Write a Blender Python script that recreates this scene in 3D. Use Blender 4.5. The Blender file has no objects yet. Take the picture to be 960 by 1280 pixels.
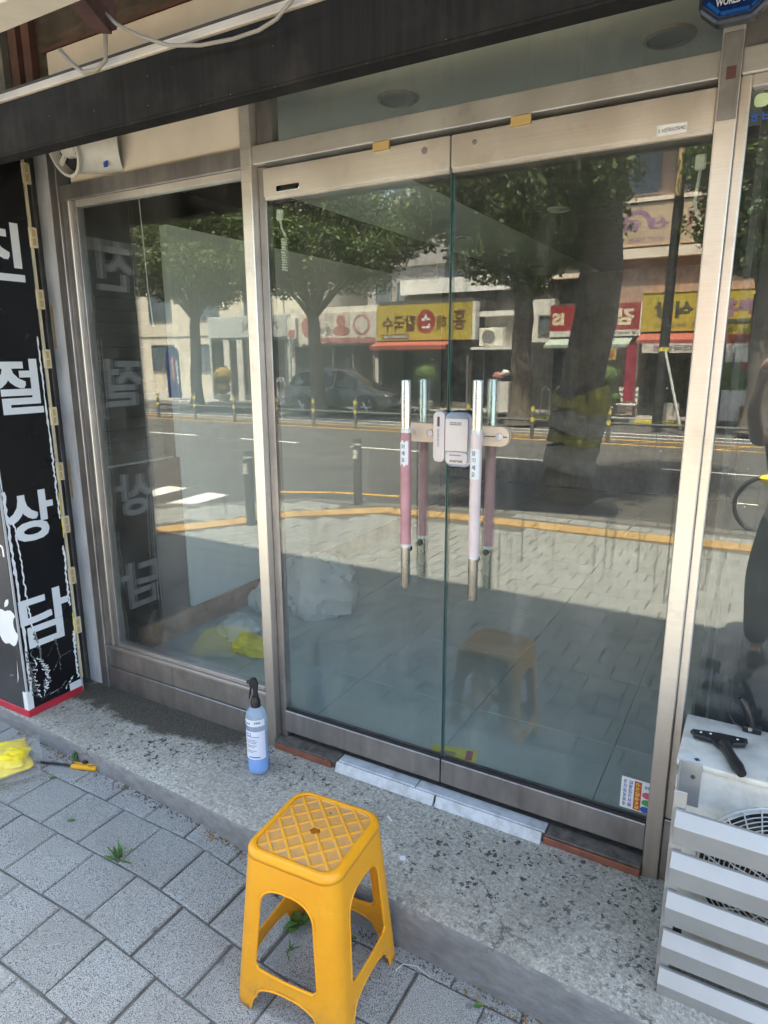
import bpy, bmesh, math, random
import numpy as np
from mathutils import Vector, Matrix, noise as mnoise
from mathutils.geometry import delaunay_2d_cdt
PI = math.pi; R = math.radians
scene = bpy.context.scene; COL = scene.collection
rnd = random.Random(7)

# ------------------------------------------------------------------ camera
CAMP = Vector((0.973, -2.149, 1.896))
YAW, PITCH, ROLL, FPX = R(29.7916), R(-12.9918), R(-0.2077), 832.23
fw = Vector((-math.sin(YAW)*math.cos(PITCH), math.cos(YAW)*math.cos(PITCH), math.sin(PITCH)))
rt = Vector((math.cos(YAW), math.sin(YAW), 0)); up = rt.cross(fw)
r2 = rt*math.cos(ROLL)+up*math.sin(ROLL); u2 = up*math.cos(ROLL)-rt*math.sin(ROLL)
cam = bpy.data.cameras.new('camera'); camo = bpy.data.objects.new('camera', cam); COL.objects.link(camo)
cm = Matrix((r2, u2, -fw)).transposed().to_4x4(); cm.translation = CAMP; camo.matrix_world = cm
cam.sensor_fit = 'HORIZONTAL'; cam.sensor_width = 36.0; cam.lens = FPX/960*36.0
cam.clip_start = 0.02; cam.clip_end = 600
scene.camera = camo
# ------------------------------------------------------------------ light
SUN_EL, SUN_AZ = R(70), R(6)
w = bpy.data.worlds.new('World'); scene.world = w; w.use_nodes = True
nt = w.node_tree; bg = nt.nodes['Background']
sky = nt.nodes.new('ShaderNodeTexSky'); sky.sky_type = 'NISHITA'; sky.sun_disc = False
sky.sun_elevation = SUN_EL; sky.sun_rotation = SUN_AZ; sky.air_density = .8; sky.dust_density = 4.0; sky.ozone_density = 1.0
wb = nt.nodes.new('ShaderNodeMix'); wb.data_type = 'RGBA'; wb.blend_type = 'MULTIPLY'; wb.inputs[0].default_value = 1; wb.inputs[7].default_value = (1.0, 1.015, .92, 1)
nt.links.new(sky.outputs[0], wb.inputs[6]); nt.links.new(wb.outputs[2], bg.inputs[0]); bg.inputs[1].default_value = 0.15
sl = bpy.data.lights.new('sun', 'SUN'); sl.energy = 5.0; sl.angle = R(0.53); sl.color = (1, .905, .70)
so = bpy.data.objects.new('sun', sl); COL.objects.link(so); so.location = (0, 10, 30)
sd = Vector((math.sin(SUN_AZ)*math.cos(SUN_EL), math.cos(SUN_AZ)*math.cos(SUN_EL), math.sin(SUN_EL)))
so.rotation_euler = (-sd).to_track_quat('-Z', 'Y').to_euler()
vs = scene.view_settings; vs.view_transform = 'Standard'; vs.look = 'None'; vs.exposure = 2.88; vs.gamma = 1
scene.render.engine = 'CYCLES'
scene.cycles.use_denoising = True
scene.cycles.use_adaptive_sampling = False
scene.cycles.max_bounces = 14; scene.cycles.transparent_max_bounces = 24
scene.cycles.diffuse_bounces = 4; scene.cycles.glossy_bounces = 6
scene.cycles.caustics_reflective = False; scene.cycles.caustics_refractive = False
scene.cycles.sample_clamp_indirect = 6

# ------------------------------------------------------------------ materials
def newmat(name):
    m = bpy.data.materials.new(name); m.use_nodes = True
    return m, m.node_tree, m.node_tree.nodes['Principled BSDF']
class N:
    """tiny node-graph writer"""
    def __init__(s, nt): s.t = nt
    def n(s, typ, **kw):
        x = s.t.nodes.new(typ)
        for k, v in kw.items(): setattr(x, k, v)
        return x
    def pos(s, scale=(1, 1, 1), rot=(0, 0, 0)):
        ge = s.n('ShaderNodeNewGeometry'); mp = s.n('ShaderNodeMapping')
        s.t.links.new(ge.outputs['Position'], mp.inputs[0]); mp.inputs['Scale'].default_value = scale; mp.inputs['Rotation'].default_value = rot
        return mp.outputs[0]
    def noise(s, vec, scale, detail=4, rough=.55):
        x = s.n('ShaderNodeTexNoise'); s.t.links.new(vec, x.inputs['Vector'])
        x.inputs['Scale'].default_value = scale; x.inputs['Detail'].default_value = detail; x.inputs['Roughness'].default_value = rough
        return x.outputs['Fac']
    def vor(s, vec, scale, out='Distance'):
        x = s.n('ShaderNodeTexVoronoi'); s.t.links.new(vec, x.inputs['Vector']); x.inputs['Scale'].default_value = scale
        return x.outputs[out]
    def ramp(s, fac, a, b, ca=(0, 0, 0, 1), cb=(1, 1, 1, 1)):
        x = s.n('ShaderNodeValToRGB'); s.t.links.new(fac, x.inputs[0])
        e = x.color_ramp.elements; e[0].position = a; e[0].color = ca; e[1].position = b; e[1].color = cb
        return x.outputs[0]
    def mix(s, fac, a, b, mode='MIX'):
        x = s.n('ShaderNodeMix', data_type='RGBA', blend_type=mode)
        for sock, v in ((x.inputs[0], fac), (x.inputs[6], a), (x.inputs[7], b)):
            if isinstance(v, (int, float)): sock.default_value = v
            elif isinstance(v, tuple): sock.default_value = v if len(v) == 4 else (*v, 1)
            else: s.t.links.new(v, sock)
        return x.outputs[2]
    def math(s, op, a, b=0.0, clamp=False):
        x = s.n('ShaderNodeMath', operation=op, use_clamp=clamp)
        for sock, v in ((x.inputs[0], a), (x.inputs[1], b)):
            if isinstance(v, (int, float)): sock.default_value = v
            else: s.t.links.new(v, sock)
        return x.outputs[0]
    def bump(s, h, strength, dist, bsdf):
        x = s.n('ShaderNodeBump'); x.inputs['Strength'].default_value = strength; x.inputs['Distance'].default_value = dist
        s.t.links.new(h, x.inputs['Height']); s.t.links.new(x.outputs[0], bsdf.inputs['Normal'])
    def link(s, a, b): s.t.links.new(a, b)
def pm(name, col, rough=.6, metal=0, var=.12, vs=6, bump=0, bs=60, dirt=None, damt=.5, dstretch=(1, 1, 1), dscale=4, emit=0, spec=None, objvar=0):
    m, t, b = newmat(name); g = N(t); p = g.pos()
    f = g.noise(p, vs, 5)
    lo = tuple(max(0, c*(1-var)) for c in col); hi = tuple(min(1, c*(1+var)) for c in col)
    c = g.ramp(f, .3, .7, (*lo, 1), (*hi, 1))
    if objvar:
        oi = g.n('ShaderNodeObjectInfo'); v = g.math('ADD', g.math('MULTIPLY', oi.outputs['Random'], 2*objvar), 1-objvar)
        cx = g.n('ShaderNodeCombineColor'); [g.link(v, cx.inputs[i]) for i in range(3)]
        c = g.mix(1.0, c, cx.outputs[0], 'MULTIPLY')
    if dirt:
        d = g.ramp(g.noise(g.pos(dstretch), dscale, 6, .65), .45, .72)
        c = g.mix(g.math('MULTIPLY', d, damt), c, dirt)
    g.link(c, b.inputs['Base Color'])
    b.inputs['Metallic'].default_value = metal
    rr = g.math('ADD', g.math('MULTIPLY', g.noise(p, vs*2.3, 3), .24), rough-.12, True); g.link(rr, b.inputs['Roughness'])
    if bump: g.bump(g.noise(p, bs, 4), bump, .004, b)
    if spec is not None: b.inputs['Specular IOR Level'].default_value = spec
    if emit:
        g.link(c, b.inputs['Emission Color']); b.inputs['Emission Strength'].default_value = emit
    return m

M = {}
M['black'] = pm('black_plastic', (.016, .016, .018), .38, var=.2)
M['blackmatte'] = pm('black_matte', (.02, .02, .022), .7, var=.3)
M['ivory'] = pm('ivory_painted_metal', (.62, .55, .46), .5, var=.1, dirt=(.3, .25, .19), damt=.4, dscale=7)
M['white'] = pm('white_paint', (.76, .75, .72), .55, var=.06)
M['whitetext'] = pm('white_film', (.8, .81, .82), .4, var=.03)
M['cream'] = pm('cream_panel', (.80, .71, .60), .6, var=.05, dirt=(.35, .28, .2), damt=.25, dscale=1.4)
M['dark'] = pm('dark_interior', (.045, .045, .045), .7, var=.2)
M['soffit'] = pm('sooty_brown_board', (.07, .055, .042), .75, var=.4, dirt=(.2, .15, .1), damt=.5, dstretch=(1, 1, 6), dscale=5, bump=.3)
M['wallin'] = pm('white_wallpaper', (.84, .85, .82), .7, var=.04, vs=2)
M['wood'] = pm('brown_skirting', (.44, .215, .11), .5, var=.25, vs=10)
M['ceil'] = pm('ceiling_paint', (.86, .86, .81), .75, var=.04, vs=1.5)
M['red'] = pm('red_trim', (.5, .03, .05), .4, var=.15)
M['beige'] = pm('beige_clip', (.62, .53, .36), .5, var=.2)
M['brick'] = pm('red_brick_tile', (.25, .085, .05), .55, var=.25, vs=30, dirt=(.12, .09, .08), damt=.5, dscale=25)
M['brown_steel'] = pm('rusty_steel', (.12, .055, .045), .6, var=.4, dirt=(.05, .03, .03), damt=.6, dscale=20)
M['cable'] = pm('grey_cable', (.30, .27, .23), .55)
M['alu'] = pm('aluminium', (.47, .47, .46), .45, .6, var=.06, dirt=(.4, .38, .36), damt=.35, dscale=9)
M['gun'] = pm('gunmetal', (.12, .13, .15), .3, .7)
M['acwhite'] = pm('ac_enamel', (.76, .745, .675), .45, var=.05, dirt=(.33, .31, .27), damt=.55, dscale=11, bump=.05)
M['grille'] = pm('grille_wire', (.72, .72, .70), .4)
M['steel'] = pm('polished_steel', (.82, .74, .60), .28, 1.0, var=.05)
M['pinkfilm'] = pm('pink_protective_film', (.46, .23, .25), .36, var=.15, vs=14)
M['palefilm'] = pm('pale_protective_film', (.66, .56, .55), .35, var=.08, vs=14)
M['lockbody'] = pm('lock_silver', (.62, .57, .56), .4, .1, var=.05)
M['lockrim'] = pm('lock_rim_blue_grey', (.27, .32, .42), .3, .6)
M['acryl'] = pm('cloudy_acrylic', (.70, .56, .43), .25, var=.1)
M['print'] = pm('dark_print', (.05, .05, .06), .5)
M['tape'] = pm('masking_tape', (.50, .35, .14), .6)
M['yellow'] = pm('yellow_cloth', (.95, .72, .03), .7, var=.12, vs=25)
M['ortool'] = pm('orange_plastic', (.85, .42, .02), .35, var=.06)
M['blade'] = pm('steel_blade', (.5, .5, .52), .25, .9)
M['blue'] = pm('sign_blue', (.008, .03, .13), .25)
M['paperblue'] = pm('pale_blue_card', (.45, .60, .72), .5)
M['flyer'] = pm('yellow_flyer', (.72, .66, .05), .45)
M['sticker'] = pm('white_sticker', (.72, .74, .76), .4, var=.03)
M['stred'] = pm('sticker_red', (.42, .06, .05), .4)
M['stpink'] = pm('sticker_pink', (.55, .10, .17), .4)
M['stgreen'] = pm('sticker_green', (.06, .30, .08), .4)
M['stblue'] = pm('sticker_blue', (.03, .09, .40), .4)
M['styellow'] = pm('sticker_yellow', (.75, .58, .06), .4)
M['leafground'] = pm('weed_leaf', (.07, .16, .035), .55, var=.35, vs=60)
M['dryleaf'] = pm('dry_leaf', (.28, .17, .07), .7, var=.4, vs=50)
M['rubber'] = pm('rubber', (.02, .02, .02), .8)
M['asphalt'] = pm('asphalt', (.085, .083, .08), .85, var=.15, vs=2, dirt=(.05, .05, .05), damt=.4, dscale=.8, bump=.3, bs=120)
M['ground'] = pm('earth', (.12, .11, .09), .9)
M['roadwhite'] = pm('road_paint_white', (.72, .72, .70), .6, dirt=(.3, .3, .3), damt=.5, dscale=5)
M['roadyellow'] = pm('road_paint_yellow', (.62, .36, .05), .6, dirt=(.3, .22, .1), damt=.4, dscale=5)
M['kerbnear'] = pm('worn_kerb_stone', (.15, .145, .135), .8, var=.2, vs=20, bump=.2)
M['panelblack'] = pm('matt_black_panel', (.008, .008, .009), .8, spec=.05)
M['kerb'] = pm('granite_kerb', (.36, .35, .33), .7, var=.15, vs=40, bump=.2)
M['farpave'] = pm('far_paving', (.3, .29, .27), .8, var=.15, vs=8)
M['tactile'] = pm('tactile_yellow', (.44, .29, .12), .7, var=.12, vs=12, dirt=(.35, .25, .1), damt=.5, dscale=6, bump=.5, bs=26, objvar=.1)
M['bollard'] = pm('bollard_grey', (.10, .105, .10), .55, var=.15)
M['reflband'] = pm('reflective_white', (.7, .7, .66), .4)
M['bandyellow'] = pm('reflective_yellow', (.75, .62, .08), .4)
M['bark'] = pm('tree_bark', (.13, .11, .088), .9, var=.35, vs=14, bump=.8, bs=18)
M['olivebag'] = pm('olive_tree_wrap', (.22, .21, .03), .6, var=.25, vs=6)
M['oliveshade'] = pm('grey_tree_wrap', (.25, .25, .23), .6, var=.2, vs=6)
M['cream_wall'] = pm('cream_render', (.62, .57, .47), .8, var=.06, vs=1.2, dirt=(.4, .36, .3), damt=.4, dstretch=(2, 2, .5), dscale=1)
M['whitewall'] = pm('white_render', (.66, .64, .60), .8, var=.06, vs=1.2, dirt=(.4, .38, .34), damt=.5, dstretch=(2, 2, .4), dscale=1.2)
M['greyshop'] = pm('pale_grey_cladding', (.46, .50, .50), .6, var=.05, vs=1)
M['pinkbrick'] = pm('pinkish_brick_wall', (.40, .27, .21), .8, var=.1, vs=9)
M['darkwall'] = pm('dark_cladding', (.07, .068, .062), .8, var=.2)
M['shopglass'] = pm('dark_shop_glass', (.02, .024, .026), .1, var=.2)
M['winglass'] = pm('blue_grey_window', (.10, .13, .16), .12, var=.2, vs=1)
M['signyellow'] = pm('yellow_signboard', (.48, .39, .06), .45, var=.05)
M['signred'] = pm('red_signboard', (.30, .035, .04), .45)
M['signwhite'] = pm('white_signboard', (.66, .62, .58), .5, dirt=(.42, .36, .32), damt=.4, dscale=2)
M['signfaded'] = pm('faded_tan_signboard', (.52, .40, .28), .6, dirt=(.4, .3, .2), damt=.5, dscale=1.5)
M['fadered'] = pm('faded_red_print', (.44, .19, .17), .5)
M['fadepurple'] = pm('faded_purple_print', (.30, .17, .27), .5)
M['awnred'] = pm('red_awning', (.36, .09, .07), .7, var=.1)
M['awngreen'] = pm('sage_awning', (.33, .40, .34), .7, var=.1)
M['crimson'] = pm('crimson_banner', (.30, .015, .05), .6)
M['tin'] = pm('tin_roof', (.42, .40, .38), .5, .3, dirt=(.2, .18, .16), damt=.5, dstretch=(4, 4, .5))
M['apart'] = pm('pale_blue_concrete', (.45, .50, .58), .8)
M['carpaint'] = pm('charcoal_car_paint', (.20, .205, .21), .22, .4, var=.1)
M['chrome'] = pm('chrome', (.8, .8, .8), .12, 1.0)
M['carglass'] = pm('tinted_car_glass', (.012, .014, .015), .06, var=.1)
M['lens'] = pm('lamp_lens', (.6, .6, .58), .15)
M['topiary'] = pm('topiary_leaves', (.07, .125, .02), .7, var=.4, vs=16)
M['topiary2'] = pm('ochre_flowering_shrub', (.38, .28, .08), .8, var=.5, vs=16)
M['pot'] = pm('pale_planter', (.5, .47, .42), .7)
M['skin'] = pm('skin', (.55, .36, .27), .5, var=.06)
M['hair'] = pm('hair', (.015, .012, .01), .5)
M['cloth'] = pm('dark_cloth', (.025, .026, .03), .9, var=.2)
M['shirt'] = pm('grey_shirt', (.09, .09, .095), .9, var=.15)
M['bikeframe'] = pm('bicycle_frame', (.05, .05, .06), .35, .3)
M['mortar'] = pm('joint_sand', (.115, .11, .10), .95, var=.3, vs=30)
M['slat'] = pm('dark_slats', (.06, .063, .06), .7, var=.1, spec=.1)
M['duct'] = pm('vent_plastic', (.63, .61, .55), .5, var=.06, dirt=(.3, .26, .2), damt=.4, dscale=12)
M['greypost'] = pm('weathered_grey_metal', (.22, .21, .20), .6, .3, var=.3, vs=9, dirt=(.10, .09, .08), damt=.6, dstretch=(3, 3, .6), dscale=6)
M['whitepost'] = pm('chalky_white_metal', (.55, .55, .56), .6, var=.08, dirt=(.28, .26, .24), damt=.5, dstretch=(3, 3, .6), dscale=6)
M['tile_thr'] = pm('pale_marble_tile', (.60, .63, .66), .35, var=.12, vs=18, dirt=(.28, .29, .28), damt=.6, dscale=22)
M['soilbed'] = pm('dirty_mortar', (.13, .115, .10), .9, var=.4, vs=30, bump=.5)

def mat_frame():
    m, t, b = newmat('brushed_stainless'); g = N(t); p = g.pos()
    st = g.noise(g.pos((1.6, 1.6, 1.0)), 3, 5, .55)
    c = g.ramp(st, .3, .75, (.76, .71, .64, 1), (.90, .86, .80, 1))
    brush = g.noise(g.pos((1.5, 1.5, 260)), 1, 2); c = g.mix(g.math('MULTIPLY', g.ramp(brush, .35, .7), .16), c, (.42, .39, .36))
    blot = g.ramp(g.noise(p, 9, 5, .7), .56, .78)
    c = g.mix(g.math('MULTIPLY', blot, .30), c, (.30, .25, .21))
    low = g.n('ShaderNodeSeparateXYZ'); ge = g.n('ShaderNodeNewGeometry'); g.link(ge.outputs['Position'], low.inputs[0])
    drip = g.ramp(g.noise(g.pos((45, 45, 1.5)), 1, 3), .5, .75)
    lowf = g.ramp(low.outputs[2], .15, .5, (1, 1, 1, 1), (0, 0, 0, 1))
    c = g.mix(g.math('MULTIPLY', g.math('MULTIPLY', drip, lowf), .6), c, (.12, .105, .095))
    lowshade = g.ramp(g.math('ADD', g.math('MULTIPLY', low.outputs[2], .5), g.math('MULTIPLY', g.noise(p, 2.5, 4), .35)), .40, .85, (1, 1, 1, 1), (0, 0, 0, 1))  # browner low down: reflection of the shaded ground painted into the metal colour
    c = g.mix(g.math('MULTIPLY', lowshade, .75), c, (.40, .35, .315))
    g.link(c, b.inputs['Base Color']); b.inputs['Metallic'].default_value = .78
    g.link(g.math('ADD', g.math('MULTIPLY', st, .30), .24), b.inputs['Roughness'])
    g.bump(g.noise(p, 2.5, 3), .06, .02, b)
    return m
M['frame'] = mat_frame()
def mat_framedark():
    m, t, b = newmat('tarnished_frame'); g = N(t); p = g.pos()
    st = g.noise(g.pos((2, 2, 1)), 4, 6, .6)
    c = g.ramp(st, .3, .72, (.25, .235, .232, 1), (.44, .418, .405, 1))
    drip = g.ramp(g.noise(g.pos((26, 26, 1.1)), 1, 3), .54, .78)
    c = g.mix(g.math('MULTIPLY', drip, .4), c, (.13, .11, .10))
    g.link(c, b.inputs['Base Color']); b.inputs['Metallic'].default_value = .8; b.inputs['Roughness'].default_value = .42
    g.bump(g.noise(p, 70, 4), .08, .003, b)
    return m
M['framedark'] = mat_framedark()

def mat_glass(name, tint=(.92, .955, .94), dust=.055, f0=.066, streak=.7):
    m = bpy.data.materials.new(name); m.use_nodes = True; t = m.node_tree; t.nodes.clear(); g = N(t)
    ge = g.n('ShaderNodeNewGeometry')
    dp = g.n('ShaderNodeVectorMath', operation='DOT_PRODUCT'); g.link(ge.outputs['Incoming'], dp.inputs[0]); g.link(ge.outputs['Normal'], dp.inputs[1])
    c = g.math('ABSOLUTE', dp.outputs['Value']); s5 = g.math('POWER', g.math('SUBTRACT', 1.0, c, True), 5.0)
    F = g.math('ADD', g.math('MULTIPLY', s5, 1-f0), f0)
    tr = g.n('ShaderNodeBsdfTransparent'); tr.inputs[0].default_value = (*tint, 1)
    gl = g.n('ShaderNodeBsdfGlossy'); gl.inputs['Roughness'].default_value = 0.0; gl.inputs[0].default_value = (1, 1, 1, 1)
    # a very faint waviness of the float glass
    bp = g.n('ShaderNodeBump'); bp.inputs['Strength'].default_value = .012; bp.inputs['Distance'].default_value = .004
    g.link(g.noise(g.pos((1, 1, .6)), 3.0, 1), bp.inputs['Height']); g.link(bp.outputs[0], gl.inputs['Normal'])
    sxy = g.n('ShaderNodeSeparateXYZ'); g.link(g.pos(), sxy.inputs[0]); cxy = g.n('ShaderNodeCombineXYZ'); g.link(sxy.outputs[0], cxy.inputs[0]); g.link(sxy.outputs[2], cxy.inputs[1])
    dn = g.noise(g.pos((95, 0, 1.8)), 1, 3, .6)
    dmask = g.ramp(g.noise(g.pos((2.2, 0, 1.3)), 1.6, 3), .45, .60)
    drip = g.math('MULTIPLY', g.ramp(dn, .55, .64), dmask)
    F = g.math('MULTIPLY', F, g.math('SUBTRACT', 1.0, g.math('MULTIPLY', drip, streak)))
    mx = g.n('ShaderNodeMixShader'); g.link(F, mx.inputs[0]); g.link(tr.outputs[0], mx.inputs[1]); g.link(gl.outputs[0], mx.inputs[2])
    df = g.n('ShaderNodeBsdfDiffuse'); df.inputs[0].default_value = (.62, .62, .58, 1)
    # dust: veil + dried drips + specks
    veil = g.math('MULTIPLY', g.ramp(g.noise(g.pos(), 2.2, 5, .6), .3, .8), dust)
    drip = g.math('MULTIPLY', drip, .03)
    vo = g.n('ShaderNodeTexVoronoi'); vo.voronoi_dimensions = '2D'; g.link(cxy.outputs[0], vo.inputs['Vector']); vo.inputs['Scale'].default_value = 21
    sx = g.n('ShaderNodeSeparateColor'); g.link(vo.outputs['Color'], sx.inputs[0])
    sp = g.math('LESS_THAN', vo.outputs['Distance'], g.math('ADD', g.math('MULTIPLY', g.math('POWER', sx.outputs[1], 4.0), .04), .018))
    sp = g.math('MULTIPLY', sp, g.ramp(g.noise(g.pos((1, 0, 1)), 1.7, 4), .42, .62))
    sp = g.math('MULTIPLY', sp, g.math('GREATER_THAN', sx.outputs[0], .50))
    sp = g.math('MULTIPLY', sp, g.math('ADD', g.math('MULTIPLY', sx.outputs[2], .4), .12))
    smear = g.math('MULTIPLY', g.ramp(g.noise(g.pos((7, 0, 1.6), (0, .5, 0)), 1.3, 5, .6), .52, .75), .045)
    d = g.math('ADD', g.math('ADD', g.math('ADD', veil, smear), drip), sp, True)
    m2 = g.n('ShaderNodeMixShader'); g.link(d, m2.inputs[0]); g.link(mx.outputs[0], m2.inputs[1]); g.link(df.outputs[0], m2.inputs[2])
    o = g.n('ShaderNodeOutputMaterial'); g.link(m2.outputs[0], o.inputs[0])
    return m
M['glass'] = mat_glass('dusty_float_glass')
M['glassclean'] = mat_glass('transom_glass', tint=(.96, .96, .92), dust=.03, streak=.05)

def mat_paver():
    m, t, b = newmat('granular_concrete_paver'); g = N(t); p = g.pos()
    oi = g.n('ShaderNodeObjectInfo'); 
    pit = g.ramp(g.noise(p, 310, 2, .6), .40, .50)
    ag = g.noise(p, 420, 2, .5)
    base = g.ramp(ag, .3, .7, (.285, .298, .288, 1), (.475, .492, .476, 1))
    c = g.mix(pit, (.085, .085, .088), base)
    soil = g.ramp(g.noise(p, 3.2, 5, .6), .42, .75)
    c = g.mix(g.math('MULTIPLY', soil, .42), c, (.19, .18, .165))
    gum = g.vor(p, 7.5); c = g.mix(g.math('MULTIPLY', g.ramp(gum, .07, .10, (1, 1, 1, 1), (0, 0, 0, 1)), .55), c, (.10, .10, .10))
    v = g.math('ADD', g.math('MULTIPLY', oi.outputs['Random'], .15), .92)
    cx = g.n('ShaderNodeCombineColor'); [g.link(v, cx.inputs[i]) for i in range(3)]
    c = g.mix(1.0, c, cx.outputs[0], 'MULTIPLY')
    g.link(c, b.inputs['Base Color']); b.inputs['Roughness'].default_value = .82
    g.bump(g.math('ADD', pit, g.math('MULTIPLY', ag, .4)), .55, .003, b)
    return m
M['paver'] = mat_paver()

def mat_step():
    m, t, b = newmat('exposed_aggregate_concrete'); g = N(t); p = g.pos()
    v = g.n('ShaderNodeTexVoronoi'); g.link(p, v.inputs['Vector']); v.inputs['Scale'].default_value = 150
    sx = g.n('ShaderNodeSeparateColor'); g.link(v.outputs['Color'], sx.inputs[0])
    ag = g.ramp(sx.outputs[0], .0, 1.0, (.09, .09, .08, 1), (.82, .80, .73, 1))
    base = g.mix(g.math('ADD', g.math('MULTIPLY', g.ramp(v.outputs['Distance'], .42, .6), .5), g.math('MULTIPLY', g.noise(p, 12, 4), .6), True), ag, (.49, .47, .395))
    base = g.mix(.15, base, (.49, .47, .395))
    big = g.ramp(g.noise(p, 2.6, 6, .62), .38, .7)
    base = g.mix(g.math('MULTIPLY', big, .65), base, (.25, .232, .195))
    fine = g.ramp(g.noise(p, 70, 5, .7), .30, .62, (.62, .62, .62, 1), (1.1, 1.1, 1.1, 1)); base = g.mix(1.0, base, fine, 'MULTIPLY')
    # black trodden gum and grime, in spots
    v2 = g.n('ShaderNodeTexVoronoi'); wob = g.n('ShaderNodeVectorMath', operation='ADD')
    nz = g.n('ShaderNodeTexNoise'); nz.inputs['Scale'].default_value = 60; nz.inputs['Detail'].default_value = 5; g.link(p, nz.inputs['Vector'])
    sc = g.n('ShaderNodeVectorMath', operation='SCALE'); g.link(nz.outputs['Color'], sc.inputs[0]); sc.inputs['Scale'].default_value = .05
    g.link(p, wob.inputs[0]); g.link(sc.outputs[0], wob.inputs[1]); g.link(wob.outputs[0], v2.inputs['Vector']); v2.inputs['Scale'].default_value = 50
    s2 = g.n('ShaderNodeSeparateColor'); g.link(v2.outputs['Color'], s2.inputs[0])
    rad = g.math('MULTIPLY', g.math('POWER', s2.outputs[1], 2.0), .56)
    spot = g.math('MULTIPLY', g.math('LESS_THAN', v2.outputs['Distance'], rad), g.math('GREATER_THAN', s2.outputs[0], .12))
    sy = g.n('ShaderNodeSeparateXYZ'); g.link(p, sy.inputs[0])
    dens = g.ramp(g.math('ADD', g.noise(p, 3.4, 4), g.math('MULTIPLY', sy.outputs[1], .35)), .28, .50)
    base = g.mix(g.math('MULTIPLY', g.math('MULTIPLY', spot, dens), .93), base, (.035, .033, .031))
    xyz = g.n('ShaderNodeSeparateXYZ'); g.link(p, xyz.inputs[0])
    # damp dirt drifted against the window foot on the left
    fx = g.math('MULTIPLY', g.math('SUBTRACT', xyz.outputs[0], -1.55), 1.15); fy = g.math('MULTIPLY', g.math('SUBTRACT', xyz.outputs[1], -.06), 4.6)
    rr = g.math('SQRT', g.math('ADD', g.math('MULTIPLY', fx, fx), g.math('MULTIPLY', fy, fy)))
    rr = g.math('ADD', rr, g.math('MULTIPLY', g.noise(p, 9, 5, .7), 1.1))
    soil = g.ramp(g.math('MULTIPLY', rr, .5), .58, .68, (1, 1, 1, 1), (0, 0, 0, 1))
    soilc = g.ramp(g.noise(p, 160, 2), .35, .65, (.028, .025, .019, 1), (.13, .115, .085, 1))
    base = g.mix(g.math('MULTIPLY', soil, .97), base, soilc)
    # the riser is painted grey, worn where the plaster flaked
    ge = g.n('ShaderNodeNewGeometry'); nz2 = g.n('ShaderNodeSeparateXYZ'); g.link(ge.outputs['True Normal'], nz2.inputs[0])
    side = g.ramp(g.math('ADD', g.math('ABSOLUTE', nz2.outputs[2]), g.math('MULTIPLY', g.math('SUBTRACT', g.noise(p, 60, 3), .5), .5)), .5, .8, (1, 1, 1, 1), (0, 0, 0, 1))
    paint = g.ramp(g.noise(g.pos((3, 3, 6)), 5, 6, .65), .3, .75, (.155, .155, .158, 1), (.27, .268, .265, 1))
    chip = g.ramp(g.noise(p, 7, 6, .7), .64, .70)
    paint = g.mix(chip, paint, (.42, .36, .26))
    base = g.mix(side, base, paint)
    cr = g.n('ShaderNodeTexVoronoi', feature='DISTANCE_TO_EDGE'); g.link(wob.outputs[0], cr.inputs['Vector']); cr.inputs['Scale'].default_value = 2.1
    crack = g.math('MULTIPLY', g.ramp(cr.outputs['Distance'], .004, .012, (1, 1, 1, 1), (0, 0, 0, 1)), g.ramp(g.noise(p, 1.3, 2), .60, .66))
    base = g.mix(g.math('MULTIPLY', crack, .75), base, (.07, .065, .06))
    g.link(base, b.inputs['Base Color']); b.inputs['Roughness'].default_value = .8
    g.bump(g.math('ADD', v.outputs['Distance'], g.noise(p, 30, 5)), .18, .003, b)
    return m
M['step'] = mat_step()

def mat_floor():
    m, t, b = newmat('porcelain_floor_tile'); g = N(t); p = g.pos()
    c = g.ramp(g.noise(p, 3, 6, .62), .3, .72, (.47, .535, .515, 1), (.58, .65, .63, 1))
    dirt = g.ramp(g.noise(p, 1.1, 5, .7), .52, .75); c = g.mix(g.math('MULTIPLY', dirt, .4), c, (.36, .38, .35))
    g.link(c, b.inputs['Base Color']); b.inputs['Roughness'].default_value = .42
    return m
M['floor'] = mat_floor()

def mat_valance():
    m, t, b = newmat('sooty_black_fascia'); g = N(t); p = g.pos()
    stv = g.ramp(g.noise(g.pos((38, 38, 1.6)), 1, 6, .7), .40, .85)
    c = g.mix(g.math('MULTIPLY', stv, .45), (.013, .013, .0135), (.045, .041, .037))
    cloud = g.ramp(g.noise(p, 5, 5), .5, .8); c = g.mix(g.math('MULTIPLY', cloud, .7), c, (.050, .046, .042))
    v = g.vor(p, 26); sp = g.ramp(v, .02, .05, (1, 1, 1, 1), (0, 0, 0, 1)); c = g.mix(g.math('MULTIPLY', sp, .45), c, (.5, .48, .45))
    g.link(c, b.inputs['Base Color']); b.inputs['Roughness'].default_value = .75; b.inputs['Specular IOR Level'].default_value = .15
    return m
M['valance'] = mat_valance()

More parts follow.
